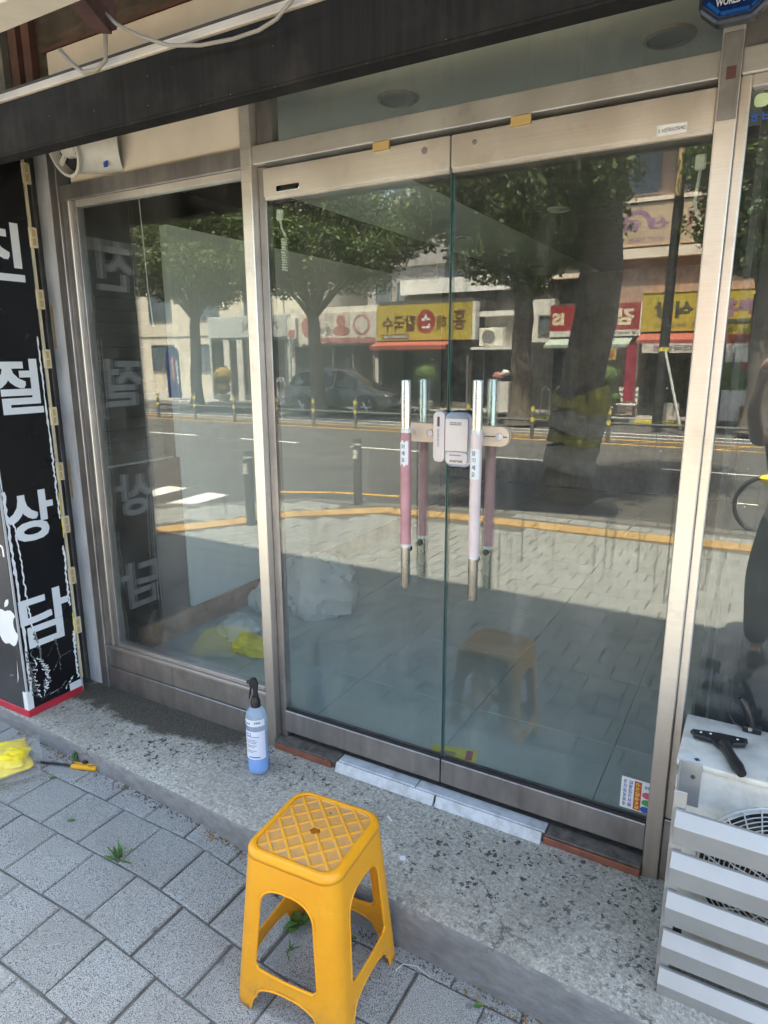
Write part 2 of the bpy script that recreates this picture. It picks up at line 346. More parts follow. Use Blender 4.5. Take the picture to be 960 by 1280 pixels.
def mat_leaf(name, c0, c1):
    m = bpy.data.materials.new(name); m.use_nodes = True; t = m.node_tree; b = t.nodes['Principled BSDF']; g = N(t)
    at = g.n('ShaderNodeAttribute', attribute_name='tone')
    c = g.ramp(at.outputs['Fac'], 0, 1, (*c0, 1), (*c1, 1)); g.link(c, b.inputs['Base Color']); b.inputs['Roughness'].default_value = .55
    tl = g.n('ShaderNodeBsdfTranslucent'); g.link(c, tl.inputs[0]); mx = g.n('ShaderNodeMixShader'); mx.inputs[0].default_value = .3
    o = t.nodes['Material Output']; g.link(b.outputs[0], mx.inputs[1]); g.link(tl.outputs[0], mx.inputs[2]); g.link(mx.outputs[0], o.inputs[0])
    return m
M['leaf'] = mat_leaf('zelkova_leaves', (.022, .042, .010), (.12, .185, .035))
M['glassedge'] = pm('green_glass_edge', (.05, .12, .11), .2)

def mat_stool():
    m, t, b = newmat('orange_plastic_stool'); g = N(t); p = g.pos()
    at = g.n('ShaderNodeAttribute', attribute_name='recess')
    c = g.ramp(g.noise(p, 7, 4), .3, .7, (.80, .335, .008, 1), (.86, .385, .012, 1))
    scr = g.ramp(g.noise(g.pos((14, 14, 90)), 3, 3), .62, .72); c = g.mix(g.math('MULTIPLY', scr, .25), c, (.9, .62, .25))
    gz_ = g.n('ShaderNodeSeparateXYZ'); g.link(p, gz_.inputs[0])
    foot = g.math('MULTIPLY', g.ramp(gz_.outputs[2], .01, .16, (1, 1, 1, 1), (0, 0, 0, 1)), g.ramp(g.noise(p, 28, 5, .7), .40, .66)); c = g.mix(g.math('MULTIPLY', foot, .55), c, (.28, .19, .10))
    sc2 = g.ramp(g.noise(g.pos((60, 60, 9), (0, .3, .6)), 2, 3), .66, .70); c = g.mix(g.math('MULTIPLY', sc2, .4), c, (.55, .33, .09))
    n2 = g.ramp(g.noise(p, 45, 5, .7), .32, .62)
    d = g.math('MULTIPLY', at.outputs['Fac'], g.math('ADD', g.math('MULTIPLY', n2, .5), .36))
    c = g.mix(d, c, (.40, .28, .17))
    g.link(c, b.inputs['Base Color']); b.inputs['Roughness'].default_value = .42
    b.inputs['Subsurface Weight'].default_value = .08; b.inputs['Subsurface Radius'].default_value = (.01, .006, .002)
    return m
M['stool'] = mat_stool()

def mat_trans(name, col, trans, rough=.25, fac=.5):
    m = bpy.data.materials.new(name); m.use_nodes = True; t = m.node_tree; b = t.nodes['Principled BSDF']; g = N(t)
    b.inputs['Base Color'].default_value = (*col, 1); b.inputs['Roughness'].default_value = rough
    tr = g.n('ShaderNodeBsdfTransparent'); tr.inputs[0].default_value = (*trans, 1); mx = g.n('ShaderNodeMixShader'); mx.inputs[0].default_value = fac
    o = t.nodes['Material Output']; g.link(b.outputs[0], mx.inputs[1]); g.link(tr.outputs[0], mx.inputs[2]); g.link(mx.outputs[0], o.inputs[0])
    return m
M['polybag'] = mat_trans('clear_poly_bag', (.80, .80, .80), (.98, .98, .98), .1, .88)
M['milkbag'] = mat_trans('milky_poly_bag', (.86, .87, .87), (.95, .95, .95), .22, .32)
M['bottle'] = mat_trans('bottle_plastic', (.66, .80, .97), (.88, .94, 1.0), .18, .66)
M['liquid'] = pm('blue_liquid', (.05, .36, .85), .12, var=.05)
M['label'] = pm('bottle_label', (.78, .80, .93), .4, var=.05, vs=30)
M['labelblue'] = pm('label_blue_print', (.05, .12, .42), .4)

# ------------------------------------------------------------------ geometry helpers
class MB:
    def __init__(s): s.v = []; s.f = []
    def add(s, vs, fs):
        o = len(s.v); s.v += [Vector(v) for v in vs]; s.f += [tuple(i+o for i in f) for f in fs]; return s
    def box(s, x0, x1, y0, y1, z0, z1):
        return s.add([(x0,y0,z0),(x1,y0,z0),(x1,y1,z0),(x0,y1,z0),(x0,y0,z1),(x1,y0,z1),(x1,y1,z1),(x0,y1,z1)],
                     [(0,3,2,1),(4,5,6,7),(0,1,5,4),(1,2,6,5),(2,3,7,6),(3,0,4,7)])
    def obox(s, c, size, mat3):
        c = Vector(c); h = [a/2 for a in size]; vs = []
        for dz in (-1, 1):
            for dx, dy in ((-1,-1),(1,-1),(1,1),(-1,1)): vs.append(c + mat3 @ Vector((dx*h[0], dy*h[1], dz*h[2])))
        return s.add(vs, [(0,3,2,1),(4,5,6,7),(0,1,5,4),(1,2,6,5),(2,3,7,6),(3,0,4,7)])
    def tube(s, pts, r, n=8, cap=True):
        pts = [Vector(p) for p in pts]; k = len(pts); rs = r if isinstance(r, (list, tuple)) else [r]*k
        prev = None; o = len(s.v)
        for i, p in enumerate(pts):
            d = (pts[min(i+1, k-1)] - pts[max(i-1, 0)]).normalized()
            if prev is None:
                a = Vector((0, 0, 1)) if abs(d.z) < .9 else Vector((1, 0, 0)); x = d.cross(a).normalized()
            else: x = (prev - d*prev.dot(d)).normalized()
            prev = x; y = d.cross(x)
            for j in range(n):
                t = 2*PI*j/n; s.v.append(p + (x*math.cos(t)+y*math.sin(t))*rs[i])
        for i in range(k-1):
            for j in range(n):
                a = o+i*n+j; b = o+i*n+(j+1) % n; s.f.append((a, b, b+n, a+n))
        if cap:
            s.f.append(tuple(o+j for j in reversed(range(n)))); s.f.append(tuple(o+(k-1)*n+j for j in range(n)))
        return s
    def lathe(s, prof, c, n=24, axis=(0, 0, 1), cap=True):
        ax = Vector(axis).normalized(); a = Vector((0,0,1)) if abs(ax.z) < .9 else Vector((1,0,0)); x = ax.cross(a).normalized(); y = ax.cross(x); c = Vector(c); o = len(s.v)
        for r, h in prof:
            for j in range(n):
                t = 2*PI*j/n; s.v.append(c + ax*h + (x*math.cos(t)+y*math.sin(t))*r)
        for i in range(len(prof)-1):
            for j in range(n):
                p = o+i*n+j; q = o+i*n+(j+1) % n; s.f.append((p, q, q+n, p+n))
        if cap: s.f.append(tuple(o+j for j in reversed(range(n)))); s.f.append(tuple(o+(len(prof)-1)*n+j for j in range(n)))
        return s
    def prism(s, poly, o, ux, uy, d):
        """2-D polygon on origin o with axes ux, uy, extruded by vector d"""
        o = Vector(o); ux = Vector(ux); uy = Vector(uy); d = Vector(d); n = len(poly)
        a = [o+ux*p[0]+uy*p[1] for p in poly]; b = [q+d for q in a]
        return s.add(a+b, [tuple(range(n)), tuple(range(2*n-1, n-1, -1))] + [(i, i+n, (i+1) % n+n, (i+1) % n) for i in range(n)])
    def ell(s, c, rx, ry, rz, nu=16, nv=10, fn=None):
        c = Vector(c); o = len(s.v)
        for i in range(nv+1):
            ph = PI*i/nv - PI/2
            for j in range(nu):
                t = 2*PI*j/nu; q = Vector((math.cos(ph)*math.cos(t), math.cos(ph)*math.sin(t), math.sin(ph)))
                k = fn(q) if fn else 1
                s.v.append(c+Vector((q.x*rx, q.y*ry, q.z*rz))*k)
        for i in range(nv):
            for j in range(nu):
                p = o+i*nu+j; q = o+i*nu+(j+1) % nu; s.f.append((p, q, q+nu, p+nu))
        return s
ROOT = {}
def mesh_of(mb, name, smooth=False, bevel=0, shift=None, segs=1, merge=True):
    me = bpy.data.meshes.new(name); vs = mb.v if shift is None else [v-shift for v in mb.v]
    me.from_pydata(vs, [], mb.f); me.update()
    bm = bmesh.new(); bm.from_mesh(me)
    if merge: bmesh.ops.remove_doubles(bm, verts=bm.verts, dist=1e-6)
    bmesh.ops.recalc_face_normals(bm, faces=bm.faces)
    if bevel:
        es = [e for e in bm.edges if len(e.link_faces) == 2 and e.calc_face_angle(0) > .5]
        bmesh.ops.bevel(bm, geom=es, offset=bevel, offset_type='OFFSET', segments=segs, profile=.5, affect='EDGES', clamp_overlap=True)
    bm.to_mesh(me); bm.free()
    if smooth:
        me.polygons.foreach_set('use_smooth', [True]*len(me.polygons)); me.set_sharp_from_angle(angle=R(38))
    return me
def link(o, parent=None):
    COL.objects.link(o)
    if parent: o.parent = parent
    return o
def tag(o, label, cat, group=None, kind=None):
    if label: o['label'] = label
    if cat: o['category'] = cat
    if group: o['group'] = group
    if kind: o['kind'] = kind
    return o
def thing(name, label, cat, loc, group=None):
    o = bpy.data.objects.new(name, None); o.empty_display_size = .1; o.location = loc; link(o); ROOT[o.name] = Vector(loc)
    return tag(o, label, cat, group)
def part(name, mb, mat, parent, smooth=False, bevel=0, label=None, kind=None, segs=1):
    sh = ROOT[parent.name]; o = bpy.data.objects.new(name, mesh_of(mb, name, smooth, bevel, sh, segs)); link(o, parent); ROOT[o.name] = sh
    if mat: o.data.materials.append(M[mat] if isinstance(mat, str) else mat)
    if label: o['label'] = label
    if kind: o['kind'] = kind
    return o
def single(name, mb, mat, label=None, cat=None, group=None, kind=None, smooth=False, bevel=0, origin=None):
    if origin is None:
        xs = [v.x for v in mb.v]; ys = [v.y for v in mb.v]; zs = [v.z for v in mb.v]
        origin = ((min(xs)+max(xs))/2, (min(ys)+max(ys))/2, min(zs))
    origin = Vector(origin); o = bpy.data.objects.new(name, mesh_of(mb, name, smooth, bevel, origin)); o.location = origin; link(o); ROOT[o.name] = origin
    o.data.materials.append(M[mat] if isinstance(mat, str) else mat)
    return tag(o, label, cat, group, kind)
def inst(name, me, parent, loc, rot=(0, 0, 0)):
    o = bpy.data.objects.new(name, me); link(o, parent); o.location = Vector(loc)-ROOT[parent.name]; o.rotation_euler = rot; ROOT[o.name] = Vector(loc)
    return o
def copy_tree(o, parent=None):
    c = o.copy(); COL.objects.link(c)
    if parent: c.parent = parent; c.matrix_parent_inverse = o.matrix_parent_inverse
    for ch in list(o.children): copy_tree(ch, c)
    return c
TXT = {}
def text_mb(s, bold=.0, lsp=1.0):
    """outline text as a flat mesh in XY, normalised to its bounding box"""
    key = (s, bold, lsp)
    if key not in TXT:
        cu = bpy.data.curves.new('lettering', 'FONT'); cu.body = s; cu.size = 1; cu.offset = bold; cu.resolution_u = 3; cu.fill_mode = 'FRONT'; cu.space_character = lsp
        ob = bpy.data.objects.new('lettering', cu); COL.objects.link(ob)
        dg = bpy.context.evaluated_depsgraph_get(); dg.update()
        me = bpy.data.meshes.new_from_object(ob.evaluated_get(dg)); vs = [v.co.copy() for v in me.vertices]; fs = [tuple(p.vertices) for p in me.polygons]
        bpy.data.objects.remove(ob); bpy.data.curves.remove(cu); bpy.data.meshes.remove(me)
        x0 = min(v.x for v in vs); x1 = max(v.x for v in vs); y0 = min(v.y for v in vs); y1 = max(v.y for v in vs)
        TXT[key] = ([Vector((v.x-(x0+x1)/2, v.y-(y0+y1)/2, 0)) for v in vs], fs, x1-x0, y1-y0)
    return TXT[key]
def text(mb, s, c, ux, uy, w=None, h=None, bold=.0, lsp=1.0):
    vs, fs, W, H = text_mb(s, bold, lsp); sx = (w/W) if w else h/H; sy = (h/H) if h else w/W
    c = Vector(c); ux = Vector(ux); uy = Vector(uy)
    return mb.add([c+ux*(v.x*sx)+uy*(v.y*sy) for v in vs], fs)
def rrect(w, h, r, n=5):
    p = []
    for cx, cy, a0 in ((w/2-r, h/2-r, 0), (-w/2+r, h/2-r, PI/2), (-w/2+r, -h/2+r, PI), (w/2-r, -h/2+r, 1.5*PI)):
        for i in range(n+1): a = a0+PI/2*i/n; p.append((cx+r*math.cos(a), cy+r*math.sin(a)))
    return p
def circle(r, n=24, ry=None, c=(0, 0)): return [(c[0]+r*math.cos(2*PI*i/n), c[1]+(ry or r)*math.sin(2*PI*i/n)) for i in range(n)]
XA, YA, ZA = Vector((1,0,0)), Vector((0,1,0)), Vector((0,0,1))
def gz(x, y):
    s = min(1, max(0, (-.12-x)/.75)); s = s*s*(3-2*s); t = min(1, max(0, (y+2.4)/1.6)); t = t*t*(3-2*t)
    return .085*s*t
#==SECTIONS==
# ================================================================== SETTING
def ykerb(x):
    P = [(-60,-3.0),(-6.5,-3.7),(-5.3,-4.3),(-4.6,-5.15),(-3.9,-5.3),(-1.2,-5.95),(1,-6.08),(60,-6.6)]
    for (a, b), (c, d) in zip(P, P[1:]):
        if a <= x <= c: return b+(d-b)*(x-a)/(c-a)
    return -6
single('ground', MB().box(-260, 260, -260, 260, -.6, -.30), 'ground', kind='structure')
single('road', MB().box(-120, 120, -20.4, -2.5, -.28, -.12), 'asphalt', kind='structure')
# far pavement
fp = thing('far_sidewalk', None, None, (0, -24, 0)); fp['kind'] = 'structure'
part('paving_sheet', MB().box(-60, 60, -40, -20.56, -.2, 0), 'farpave', fp)
for i in range(34):
    part('kerb_stone', MB().box(-28+i, -28+i+.99, -20.56, -20.4, -.2, .012), 'kerb', fp, bevel=.012)
# near pavement : mortar bed + pavers + kerb stones
sw = thing('sidewalk', None, None, (0, -3, 0)); sw['kind'] = 'structure'
bed = MB(); xs = [-14+.1*i for i in range(241)]; ys = [-.1*i for i in range(27)]
o = 0
for x in xs:
    row = [(x, y, gz(x, y)-.010) for y in ys]+[(x, ykerb(x)+.12, -.012), (x, ykerb(x)+.12, -.25)]
    bed.v += [Vector(r) for r in row]
n = len(ys)+2
for i in range(len(xs)-1):
    for j in range(n-1): bed.f.append((i*n+j, i*n+j+1, (i+1)*n+j+1, (i+1)*n+j))
part('joint_bed', bed, 'mortar', sw)
k = MB(); x = -9.0; kerbs = []
while x < 5.5:
    x1 = x+.9; a = Vector((x, ykerb(x), 0)); b = Vector((x1, ykerb(x1), 0)); d = (b-a).normalized()
    nrm = Vector((-d.y, d.x, 0)); c = (a+b)/2+nrm*.075+Vector((0, 0, -.1)); m3 = Matrix((d, nrm, ZA)).transposed()
    part('kerb_stone', MB().obox(c, ((b-a).length-.008, .15, .21), m3), 'kerbnear', sw, bevel=.012); x = x1
# tactile guide blocks
tact = [(-5.1,-2.6),(-4.40,-3.65),(-4.05,-4.3),(-3.15,-5.05),(-2.3,-5.16),(-.9,-5.22),(.5,-5.30),(3.4,-5.45)]
def dist_tact(x, y):
    best = 9
    for (a, b), (c, d) in zip(tact, tact[1:]):
        vx, vy = c-a, d-b; t = max(0, min(1, ((x-a)*vx+(y-b)*vy)/(vx*vx+vy*vy))); best = min(best, math.hypot(x-a-t*vx, y-b-t*vy))
    return best
tb = MB().box(-.146, .146, -.146, .146, -.03, .007)
for i in range(6):
    for j in range(6): tb.lathe([(.012, .006), (.009, .011)], (-.12+.048*i, -.12+.048*j, 0), 6)
tme = mesh_of(tb, 'tactile_block', merge=False); tme.materials.append(M['tactile'])
acc = .15
for (a, b), (c, d) in zip(tact, tact[1:]):
    L = math.hypot(c-a, d-b); ang = math.atan2(d-b, c-a)
    while acc < L:
        px, py = a+(c-a)*acc/L, b+(d-b)*acc/L
        for s in (0.0,):
            inst('tactile_block', tme, sw, (px-math.sin(ang)*s, py+math.cos(ang)*s, .001), (0, 0, ang))
        acc += .3
    acc -= L
# pavers : rows parallel to the shop front, staggered
P_ = .2225
def paver_mesh(q):
    rq = random.Random(q); h = P_/2-.0032; mb = MB()
    def ring(r, z, j=0): return [Vector((sx*r+rq.uniform(-j, j), sy*r+rq.uniform(-j, j), z)) for sx, sy in ((-1,-1),(1,-1),(1,1),(-1,1))]
    vs = ring(h, -.035)+ring(h, -.0055, .0012)+ring(h-.005, 0, .0008)
    fs = [(8, 9, 10, 11)]
    for l in (0, 4):
        for i in range(4): fs.append((l+i, l+(i+1) % 4, l+(i+1) % 4+4, l+i+4))
    mb.add(vs, fs); me = mesh_of(mb, 'paver', merge=False); me.materials.append(M['paver']); return me
pmes = [paver_mesh(q) for q in range(6)]
cand = []
for r_ in range(-26, 3):
    y = -.706+P_*r_
    off = -1.16 if r_ % 2 else -1.045
    for c_ in range(-36, 31):
        x = off+.2265*c_
        x += .0012*math.sin(r_*7.1+c_*3.3)
        if y > -.36 or y < ykerb(x)+.15+.10 or dist_tact(x, y) < .27: continue
        d = math.hypot(x-.97, y+2.15) if (y > -1.6 and -2.6 < x < .95) else 99
        # mirrored distance for what the glass shows
        v = (x-.97, -y+2.15); dm = math.hypot(*v)
        ang = math.degrees(math.atan2(v[0], v[1])); vis = -62 < ang < 2 and y < -2.2
        key = d if d < 50 else (10+dm if vis else 60+dm)
        cand.append((key, x, y))
cand.sort(); stuffv = MB()
for i, (key, x, y) in enumerate(cand):
    z = gz(x, y)+rnd.uniform(-.0018, .0018)
    sl_ = (gz(x+.05, y)-gz(x-.05, y))/.1; st_ = (gz(x, y+.05)-gz(x, y-.05))/.1
    if i < 298:
        tm = Matrix.Rotation(math.atan(st_)+rnd.uniform(-.006, .006), 3, 'X') @ Matrix.Rotation(-math.atan(sl_)+rnd.uniform(-.006, .006), 3, 'Y') @ Matrix.Rotation(rnd.uniform(-.008, .008)+PI*(i % 2), 3, 'Z')
        inst('paver', pmes[i % 6], sw, (x, y, z), tm.to_euler()).scale = (1.018, 1, 1)
    else:
        me = pmes[i % 6]; stuffv.add([Vector((v.co.x+x, v.co.y+y, v.co.z+z)) for v in me.vertices], [tuple(p.vertices) for p in me.polygons])
o = part('paver_field', stuffv, 'paver', sw, kind='stuff')
# road markings
mk = MB()
def strip(mb, pts, wd, z=-.116, th=.003):
    for (a, b), (c, d) in zip(pts, pts[1:]):
        v = Vector((c-a, d-b, 0)); L = v.length; v.normalize(); nn = Vector((-v.y, v.x, 0)); m3 = Matrix((v, nn, ZA)).transposed()
        mb.obox(((a+c)/2, (b+d)/2, z), (L+wd*.2, wd, th), m3)
for x0, y0 in ((-6.15, -4.6), (-7.1, -4.7), (-8.05, -4.8)): strip(mk, [(x0, y0+.40), (x0-.05, y0-.6)], .42)
for i in range(10): strip(mk, [(-21+i*3.4, -10.95), (-19.2+i*3.4, -10.95)], .12)
strip(mk, [(-40, -16.95), (30, -16.6)], .14)
strip(mk, [(-40, -15.95), (30, -16.0)], .10)
o = single('white_road_marking', mk, 'roadwhite', kind='structure')
mk = MB()
strip(mk, [(-5.9, -5.6), (-4.7, -6.2), (-3.7, -6.4)], .1)
strip(mk, [(-40, -14.2), (30, -14.45)], .13); strip(mk, [(-40, -15.2), (30, -15.35)], .13)
for i in range(16): strip(mk, [(-9+i*1.0, -14.3), (-8.3+i*1.0, -15.2)], .06, z=-.1155)
single('yellow_road_marking', mk, 'roadyellow', kind='structure')

# ---- concrete step in front of the shop
def ystep(x): return -.455-.0415*(x+2.0)
st = MB(); NX = 230; prof = None
x0, x1 = -4.2, 3.2
for i in range(NX+1):
    x = x0+(x1-x0)*i/NX; yf = ystep(x); j = mnoise.noise((x*9, 0, 0))*.006; e = .010+.006*mnoise.noise((x*23, 3, 0))
    chip = max(0, mnoise.noise((x*3.3, 7, 1))-.32)*.07
    rows = [(.12, .17), (-.1, .17), (-.22, .169), (-.34, .168+.002*mnoise.noise((x*5, 1, 1))), (yf+e*2+chip, .167), (yf+e*.5+chip*.6, .164-chip*.3), (yf+j*.3, .155-chip), (yf+j, .10), (yf+j*1.2-.003, .04), (yf-.004, -.03)]
    if x > .93: rows = rows
    st.v += [Vector((x, y, z)) for y, z in rows]
n = 10
for i in range(NX):
    for j in range(n-1): st.f.append((i*n+j, i*n+j+1, (i+1)*n+j+1, (i+1)*n+j))
single('concrete_step', st, 'step', kind='structure', smooth=True)

# ================================================================== OWN BUILDING SHELL
sb = thing('shop_building', 'building that holds the empty glass fronted shop', 'building', (0, 3, 0))
part('wall', MB().box(-14, -2.26, .03, .25, 0, 3.3), 'darkwall', sb)
part('wall', MB().box(1.86, 14, .03, .25, 0, 3.3), 'whitewall', sb)
part('upper_wall', MB().box(-14, 14, -.02, 8, 3.3, 7.95), 'whitewall', sb)
part('lintel_wall', MB().box(-2.255, 1.855, .045, .25, 2.985, 3.297), 'soffit', sb)
part('inner_wall', MB().box(-3.3, 2.2, 6.85, 7.0, .1, 3.3), 'greypost', sb)
part('inner_wall', MB().box(-3.4, -3.3, .25, 6.85, .1, 3.3), 'dark', sb)
part('inner_wall', MB().box(2.0, 2.1, .25, 6.85, .1, 3.3), 'greypost', sb)
part('ceiling_board', MB().box(-1.97, 1.995, .06, 1.7, 2.95, 2.98), 'ceil', sb)
part('ceiling_board', MB().box(-1.97, -1.05, 1.702, 6.84, 2.95, 2.98), 'ceil', sb)
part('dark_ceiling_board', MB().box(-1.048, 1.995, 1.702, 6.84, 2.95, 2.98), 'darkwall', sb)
part('upper_ceiling', MB().box(-3.295, -1.975, .255, 6.84, 3.2, 3.25), 'dark', sb)
# dark sheets added to keep the interior behind the right hand window dim
part('dim_sheet', MB().box(.90, 1.99, .50, .53, .2, 2.94), 'dark', sb)
part('dim_sheet', MB().box(.872, .89, .06, .52, .2, 2.94), 'dark', sb)
fl = thing('shop_floor', None, None, (0, 3, .2)); fl['kind'] = 'structure'
part('floor_bed', MB().box(-3.29, 1.99, .12, 6.84, .1, .192), 'mortar', fl)
part('threshold_bed', MB().box(-2.24, 1.84, .05, .118, .1, .192), 'framedark', fl)
tl = MB().box(-.328, .328, -.328, .328, -.012, 0); tlm = mesh_of(tl, 'floor_tile', bevel=.0015); tlm.materials.append(M['floor'])
for i in range(8):
    for j in range(10):
        x = -.12+.33+.66*(i-5); y = .12+.33+.66*j-.1
        if x < -3.0 or x > 1.7: continue
        if j == 0: 
            m0 = part('floor_tile', MB().box(x-.328, x+.328, .122, y+.328, .19, .2), 'floor', fl); continue
        if y > 6.6: continue
        inst('floor_tile', tlm, fl, (x, y, .2+rnd.uniform(-.0006, .0006)))
# ---- inside: partition, skirting, slats
pw = thing('partition_wall', 'white partition wall inside with brown skirting seen through the glass', 'wall', (-2.13, 2.6, .2))
part('panel', MB().box(-2.16, -2.10, .75, 4.45, .34, 2.64), 'wallin', pw)
part('skirting', MB().box(-2.175, -2.088, .33, 6.8, .2, .345), 'wood', pw, bevel=.004)
ss = thing('slatted_screen', 'dark slatted screen hanging inside beside the left window', 'screen', (-2.15, .35, 1.33))
for i in range(17):
    z = 1.36+i*.0635
    part('slat', MB().obox((-2.12, .37, z), (.012, .50, .060), Matrix.Rotation(R(14), 3, 'Y')), 'slat', ss)
part('rail', MB().box(-2.13, -2.10, .11, .63, 2.44, 2.50), 'greypost', ss)
part('rail', MB().box(-2.125, -2.105, .11, .68, 1.318, 1.328), 'whitepost', ss)
bs = single('black_panel', MB().box(-2.15, -2.125, .10, .745, .205, 1.31), 'panelblack', 'black panel standing inside below the slatted screen', 'panel')
for i, (x, y) in enumerate([(-.5, .55), (.55, .53)]+[(-1.55, 3.73), (-1.55, 4.79), (-1.57, 5.91), (.55, 3.0), (-.5, 3.0)]):
    t = thing('downlight', ['round recessed ceiling light above the left door leaf, seen through the transom', 'round recessed ceiling light nearest the blue alarm box'][i] if i < 2 else ['small unlit ceiling light at left, nearest the front of its row', 'middle ceiling light of the row at left inside the shop', 'deepest ceiling light of the row at left inside the shop', 'ceiling light at the right side well inside the shop', 'ceiling light at the centre well inside the shop'][i-2], 'ceiling light', (x, y, 2.93), 'round recessed ceiling lights')
    part('trim_ring', MB().lathe([(.085, .02), (.083, .008), (.070, .004), (.066, .019)], (x, y, 2.93), 28, cap=False), 'whitepost', t, smooth=True)
    part('lamp_lens', MB().lathe([(.066, .012), (.066, .016)], (x, y, 2.93), 28), 'greyshop', t)

# ================================================================== SHOP FRONT FRAME
ff = thing('shopfront_frame', 'weathered stainless frame around the glass doors and windows', 'frame', (-.02, 0, .17))
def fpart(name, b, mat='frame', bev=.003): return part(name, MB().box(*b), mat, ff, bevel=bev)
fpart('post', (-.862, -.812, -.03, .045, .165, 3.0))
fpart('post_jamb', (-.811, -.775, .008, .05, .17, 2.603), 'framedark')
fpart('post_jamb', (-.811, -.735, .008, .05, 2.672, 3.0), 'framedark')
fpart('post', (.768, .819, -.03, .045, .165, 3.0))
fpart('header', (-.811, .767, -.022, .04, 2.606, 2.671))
fpart('outer_post', (-2.013, -1.957, -.028, .045, .165, 3.0), 'framedark')
fpart('window_head', (-1.956, -.863, -.024, .04, 2.603, 2.668), 'framedark')
fpart('sill_panel', (-1.956, -.863, -.012, .04, .29, .402), 'framedark')
fpart('sill_panel', (-1.956, -.863, -.018, .04, .165, .288), 'framedark')
fpart('sill_cap', (-1.956, -.863, -.026, .04, .403, .418), 'frame', .002)
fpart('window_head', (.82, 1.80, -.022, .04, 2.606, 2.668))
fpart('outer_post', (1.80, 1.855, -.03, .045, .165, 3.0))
fpart('sill_panel', (.82, 1.80, -.018, .04, .165, .40), 'framedark')
fpart('head_reveal', (-.811, .767, .0415, .06, 2.60, 2.68), 'blackmatte', 0)
# strips between the sign and the frame
fpart('grey_strip', (-2.25, -2.156, -.02, .03, .17, 3.0), 'greypost')
fpart('dark_gap', (-2.155, -2.120, .006, .03, .17, 3.0), 'blackmatte', 0)
fpart('white_strip', (-2.119, -2.014, -.022, .03, .17, 3.0), 'whitepost')
for i, z in enumerate((1.95, 1.2)):
    part('peeled_patch', MB().box(-2.105, -2.090, -.0235, -.0222, z, z+.20), 'tape', ff)
# left window (fixed)
lw = thing('shop_window', 'fixed glass pane left of the door reflecting the sign', 'window', (-1.41, 0, .418))
part('frame_left', MB().box(-1.956, -1.912, -.014, .035, .4185, 2.603), 'framedark', lw, bevel=.002)
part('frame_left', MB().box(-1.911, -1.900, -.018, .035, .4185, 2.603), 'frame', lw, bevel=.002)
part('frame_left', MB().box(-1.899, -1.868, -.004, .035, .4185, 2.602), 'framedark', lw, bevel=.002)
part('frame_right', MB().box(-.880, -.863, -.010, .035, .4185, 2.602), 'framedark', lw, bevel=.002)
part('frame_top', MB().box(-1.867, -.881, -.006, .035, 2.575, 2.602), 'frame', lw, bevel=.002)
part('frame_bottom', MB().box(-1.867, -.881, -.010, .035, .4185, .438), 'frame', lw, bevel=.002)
part('glass', MB().box(-1.867, -.881, .010, .020, .4385, 2.5745), 'glass', lw)
single('string', MB().tube([(-1.492, .03, 2.572), (-1.487, .03, 2.42), (-1.480, .03, 2.20), (-1.466, .03, 2.06), (-1.462, .03, 2.04)], [.0022, .0022, .0022, .003, .006], 6), 'whitepost', 'thin white string hanging inside the left window', 'string')
# right window
rw = thing('shop_window', 'glass pane right of the door behind the air conditioner', 'window', (1.31, 0, .40))
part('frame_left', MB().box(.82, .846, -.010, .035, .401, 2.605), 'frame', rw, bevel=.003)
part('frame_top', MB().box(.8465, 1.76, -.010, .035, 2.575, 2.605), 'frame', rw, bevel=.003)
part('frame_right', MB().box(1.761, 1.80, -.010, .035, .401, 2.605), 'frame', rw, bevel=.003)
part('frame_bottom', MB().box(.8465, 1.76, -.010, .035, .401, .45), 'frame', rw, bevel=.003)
part('glass', MB().box(.8465, 1.76, .010, .020, .4505, 2.5745), 'glass', rw)
sk = part('round_sticker', MB().prism(rrect(.035, .032, .012), (.872, .0085, 2.546), XA, ZA, (0, .001, 0)), pm('mint_sticker', (.55, .70, .42), .5), rw)
tt = MB(); text(tt, 'ㅎㅂ', (.872, .009, 2.508), XA, ZA, w=.045, h=.022, bold=.03); part('film_letters', tt, 'stblue', rw)
# transoms
tw = thing('transom_window', 'clear glass transom above the door showing the ceiling', 'window', (0, 0, 2.672))
part('glass', MB().box(-.734, .767, .012, .020, 2.672, 2.999), 'glassclean', tw)
tp = thing('transom_panel', 'beige board closing the transom above the left window', 'panel', (-1.2, 0, 2.669))
part('board', MB().box(-1.545, -.863, .004, .024, 2.669, 2.998), 'cream', tp)
tp = thing('transom_panel', 'beige board closing the transom right of the blue alarm box', 'panel', (1.3, 0, 2.669))
part('board', MB().box(.88, 1.80, .004, .024, 2.669, 2.998), 'cream', tp)
part('edge_strip', MB().box(.82, .879, .008, .03, 2.669, 2.998), 'framedark', tp)
# ventilation elbow
vd = thing('vent_duct', 'off white vent elbow under the black fascia, left of the beige board', 'vent', (-1.72, -.05, 2.67))
part('back_plate', MB().box(-1.90, -1.548, .006, .028, 2.669, 2.996), 'cream', vd)
def vring(c, ax, prof, mat, nm): return part(nm, MB().lathe(prof, c, 30, ax, cap=False), mat, vd, smooth=True)
axd = Vector((-.12, -.93, -.34)).normalized(); vc = Vector((-1.735, -.10, 2.775))
part('elbow', MB().tube([(-1.565, .035, 2.785), (-1.60, .01, 2.785), (-1.66, -.025, 2.785), (-1.71, -.055, 2.785), tuple(vc)], [.104, .104, .102, .10, .095], 26, cap=False), 'duct', vd, smooth=True)
vring(vc, axd, [(.095, 0), (.096, .03), (.106, .036), (.106, .044), (.094, .044), (.088, .0)], 'duct', 'flared_mouth')
part('inner_shadow_disc', MB().lathe([(.093, .004), (.093, .0)], vc, 26, axd), 'blackmatte', vd)
